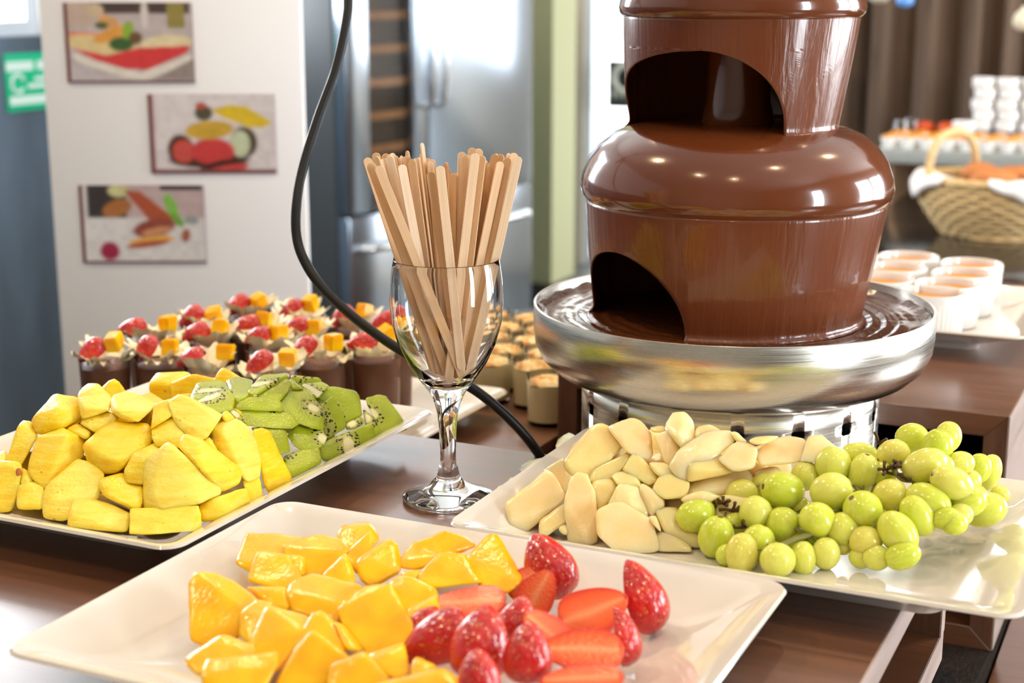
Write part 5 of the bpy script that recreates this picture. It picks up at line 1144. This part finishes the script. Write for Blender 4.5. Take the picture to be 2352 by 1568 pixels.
# bread basket
bk = empty('bread_basket', (-0.50, 3.98, GZ), 'oval wicker bread basket with an arched handle on the far counter', 'basket', rz=rad(10))
def oval(r, z, k): a = 2*math.pi*k; return (r*1.28*math.cos(a), r*math.sin(a), z)
for i in range(11):
    z = .008 + .0125*i; r = .105 + .052*math.sin(min(1, i/10)*math.pi/2)
    bm = bmesh.new(); tube(bm, [oval(r + .0035*math.sin(2*math.pi*22*k/176 + (math.pi if i % 2 else 0)), z, k/176) for k in range(177)], .0068, 6, False)
    bm_obj('woven_band', bm, M['wicker'], bk, True)
bm = bmesh.new()
for k in range(22): tube(bm, [(oval(.105 + .052*math.sin(min(1, i/10)*math.pi/2), .008 + .0125*i, (k + .25)/22)) for i in range(11)], .0035, 5)
bm_obj('stakes', bm, M['wicker'], bk, True)
bm = bmesh.new(); tube(bm, [oval(.158, .143, k/64) for k in range(65)], .011, 8, False); bm_obj('rim', bm, M['wicker'], bk, True)
bm = bmesh.new(); lathe(bm, [(0.0, .006), (.12, .006), (.12, .002), (0.0, .002)], 40); bm_obj('bottom', bm, M['wicker'], bk, True)
bm = bmesh.new(); tube(bm, smooth_path([(-.178, -.030, .135), (-.174, -.026, .195), (-.155, -.006, .240), (-.118, .030, .256), (-.082, .066, .240), (-.064, .086, .195), (-.060, .128, .140)], 6), .011, 8); bm_obj('handle', bm, M['wicker'], bk, True)
mb = Matrix.Translation(bk.location) @ Matrix.Rotation(rad(10), 4, 'Z')
def cloth(name, pts_fn, nu, nv, label):
    bm = bmesh.new(); g = [[bm.verts.new(mb @ Vector(pts_fn(i/nu, j/nv))) for j in range(nv+1)] for i in range(nu+1)]
    for A, B in zip(g, g[1:]):
        for j in range(nv): bm.faces.new((A[j], B[j], B[j+1], A[j+1]))
    o = bm_obj(name, bm, M['napkin'], None, True); s = o.modifiers.new('t', 'SOLIDIFY'); s.thickness = .002; return tag(o, label, 'napkin', 'white napkins in the bread basket')
def drape(a0, a1, low):
    def f(u, v):
        a = a0 + (a1 - a0)*u; tri = 1 - abs(2*u - 1); h = low*(0.25 + 0.75*tri)
        if v < .5: s = v/.5; r = .10 + .062*s; z = .135 + .022*s + .004*math.sin(9*u)
        else: s = (v - .5)/.5; r = .162 + .012*math.sin(s*2.2); z = .157 - h*s
        return (r*1.28*math.cos(a), r*math.sin(a), z + .003*math.sin(14*u + 3*v))
    return f
cloth('napkin', drape(rad(-100), rad(-52), .055), 20, 12, 'white napkin corner hanging down the front of the bread basket')
cloth('napkin', drape(rad(160), rad(228), .062), 20, 12, 'white napkin hanging over the basket end below the handle')
for k, (dx, dy, rz, L, lab) in enumerate(((-.02, -.062, 8, .060, 'in front'), (.04, .010, -8, .062, 'behind the front one'), (-.05, .058, 12, .050, 'near the handle'), (.125, -.045, 30, .045, 'at the far end'))):
    bm = bmesh.new(); bmesh.ops.create_uvsphere(bm, u_segments=24, v_segments=14, radius=1)
    for v in bm.verts: v.co = Vector((v.co.x*L, v.co.y*.034, v.co.z*.028*(1 + .06*math.sin(v.co.x*9))))
    o = bm_obj('bread_roll', bm, M['bread'], None, True); o.matrix_world = mb @ Matrix.Translation((dx, dy, .148)) @ Matrix.Rotation(rad(rz), 4, 'Z'); tag(o, 'brown bread roll in the wicker basket, ' + lab, 'bread', 'bread rolls')
# pendant lamps whose lower ends reach into view
def pendant(name, px, py, d, r, mt, label):
    c = atd(px, py, d); root = empty(name, (c[0], c[1], c[2]), label, 'lamp', 'pendant lamps')
    bm = bmesh.new(); lathe(bm, [(0.0, 0.0), (r*.5, .003), (r*.9, r*.4), (r, r*.9), (r*.8, r*1.5), (r*.3, r*1.9), (.012, r*2.1), (0.0, r*2.1)], 32); bm_obj('shade', bm, mt, root, True)
    bm = bmesh.new(); tube(bm, [(0, 0, r*2.05), (0, 0, CE - c[2])], .004, 8); bm_obj('wire', bm, M['cord'], root, True)
pendant('pendant_lamp', 2078, 18, 4.6, .028, M['blue_glass'], 'small blue glass pendant just entering above the curtain')
pendant('pendant_lamp', 2018, 8, 4.7, .034, M['shade'], 'cream pendant tip beside the blue glass one')
pendant('pendant_lamp', 2352, 72, 4.4, .034, M['shade'], 'cream pendant lamp hanging over the ramekin stacks')
# ceiling downlight fittings around each halogen
for k, (x, y) in enumerate(LAMPS):
    bm = bmesh.new(); lathe(bm, [(.040, CE - .08), (.048, CE - .08), (.060, CE - .04), (.060, CE), (.052, CE), (.040, CE - .04), (.040, CE - .08)], 24)
    bm.verts.ensure_lookup_table(); o = bm_obj('ceiling_downlight', bm, M['chrome'], None, 40, (x, y, 0)); tag(o, 'round metal halogen downlight fitting on the ceiling out of view', 'lamp', 'ceiling downlights')
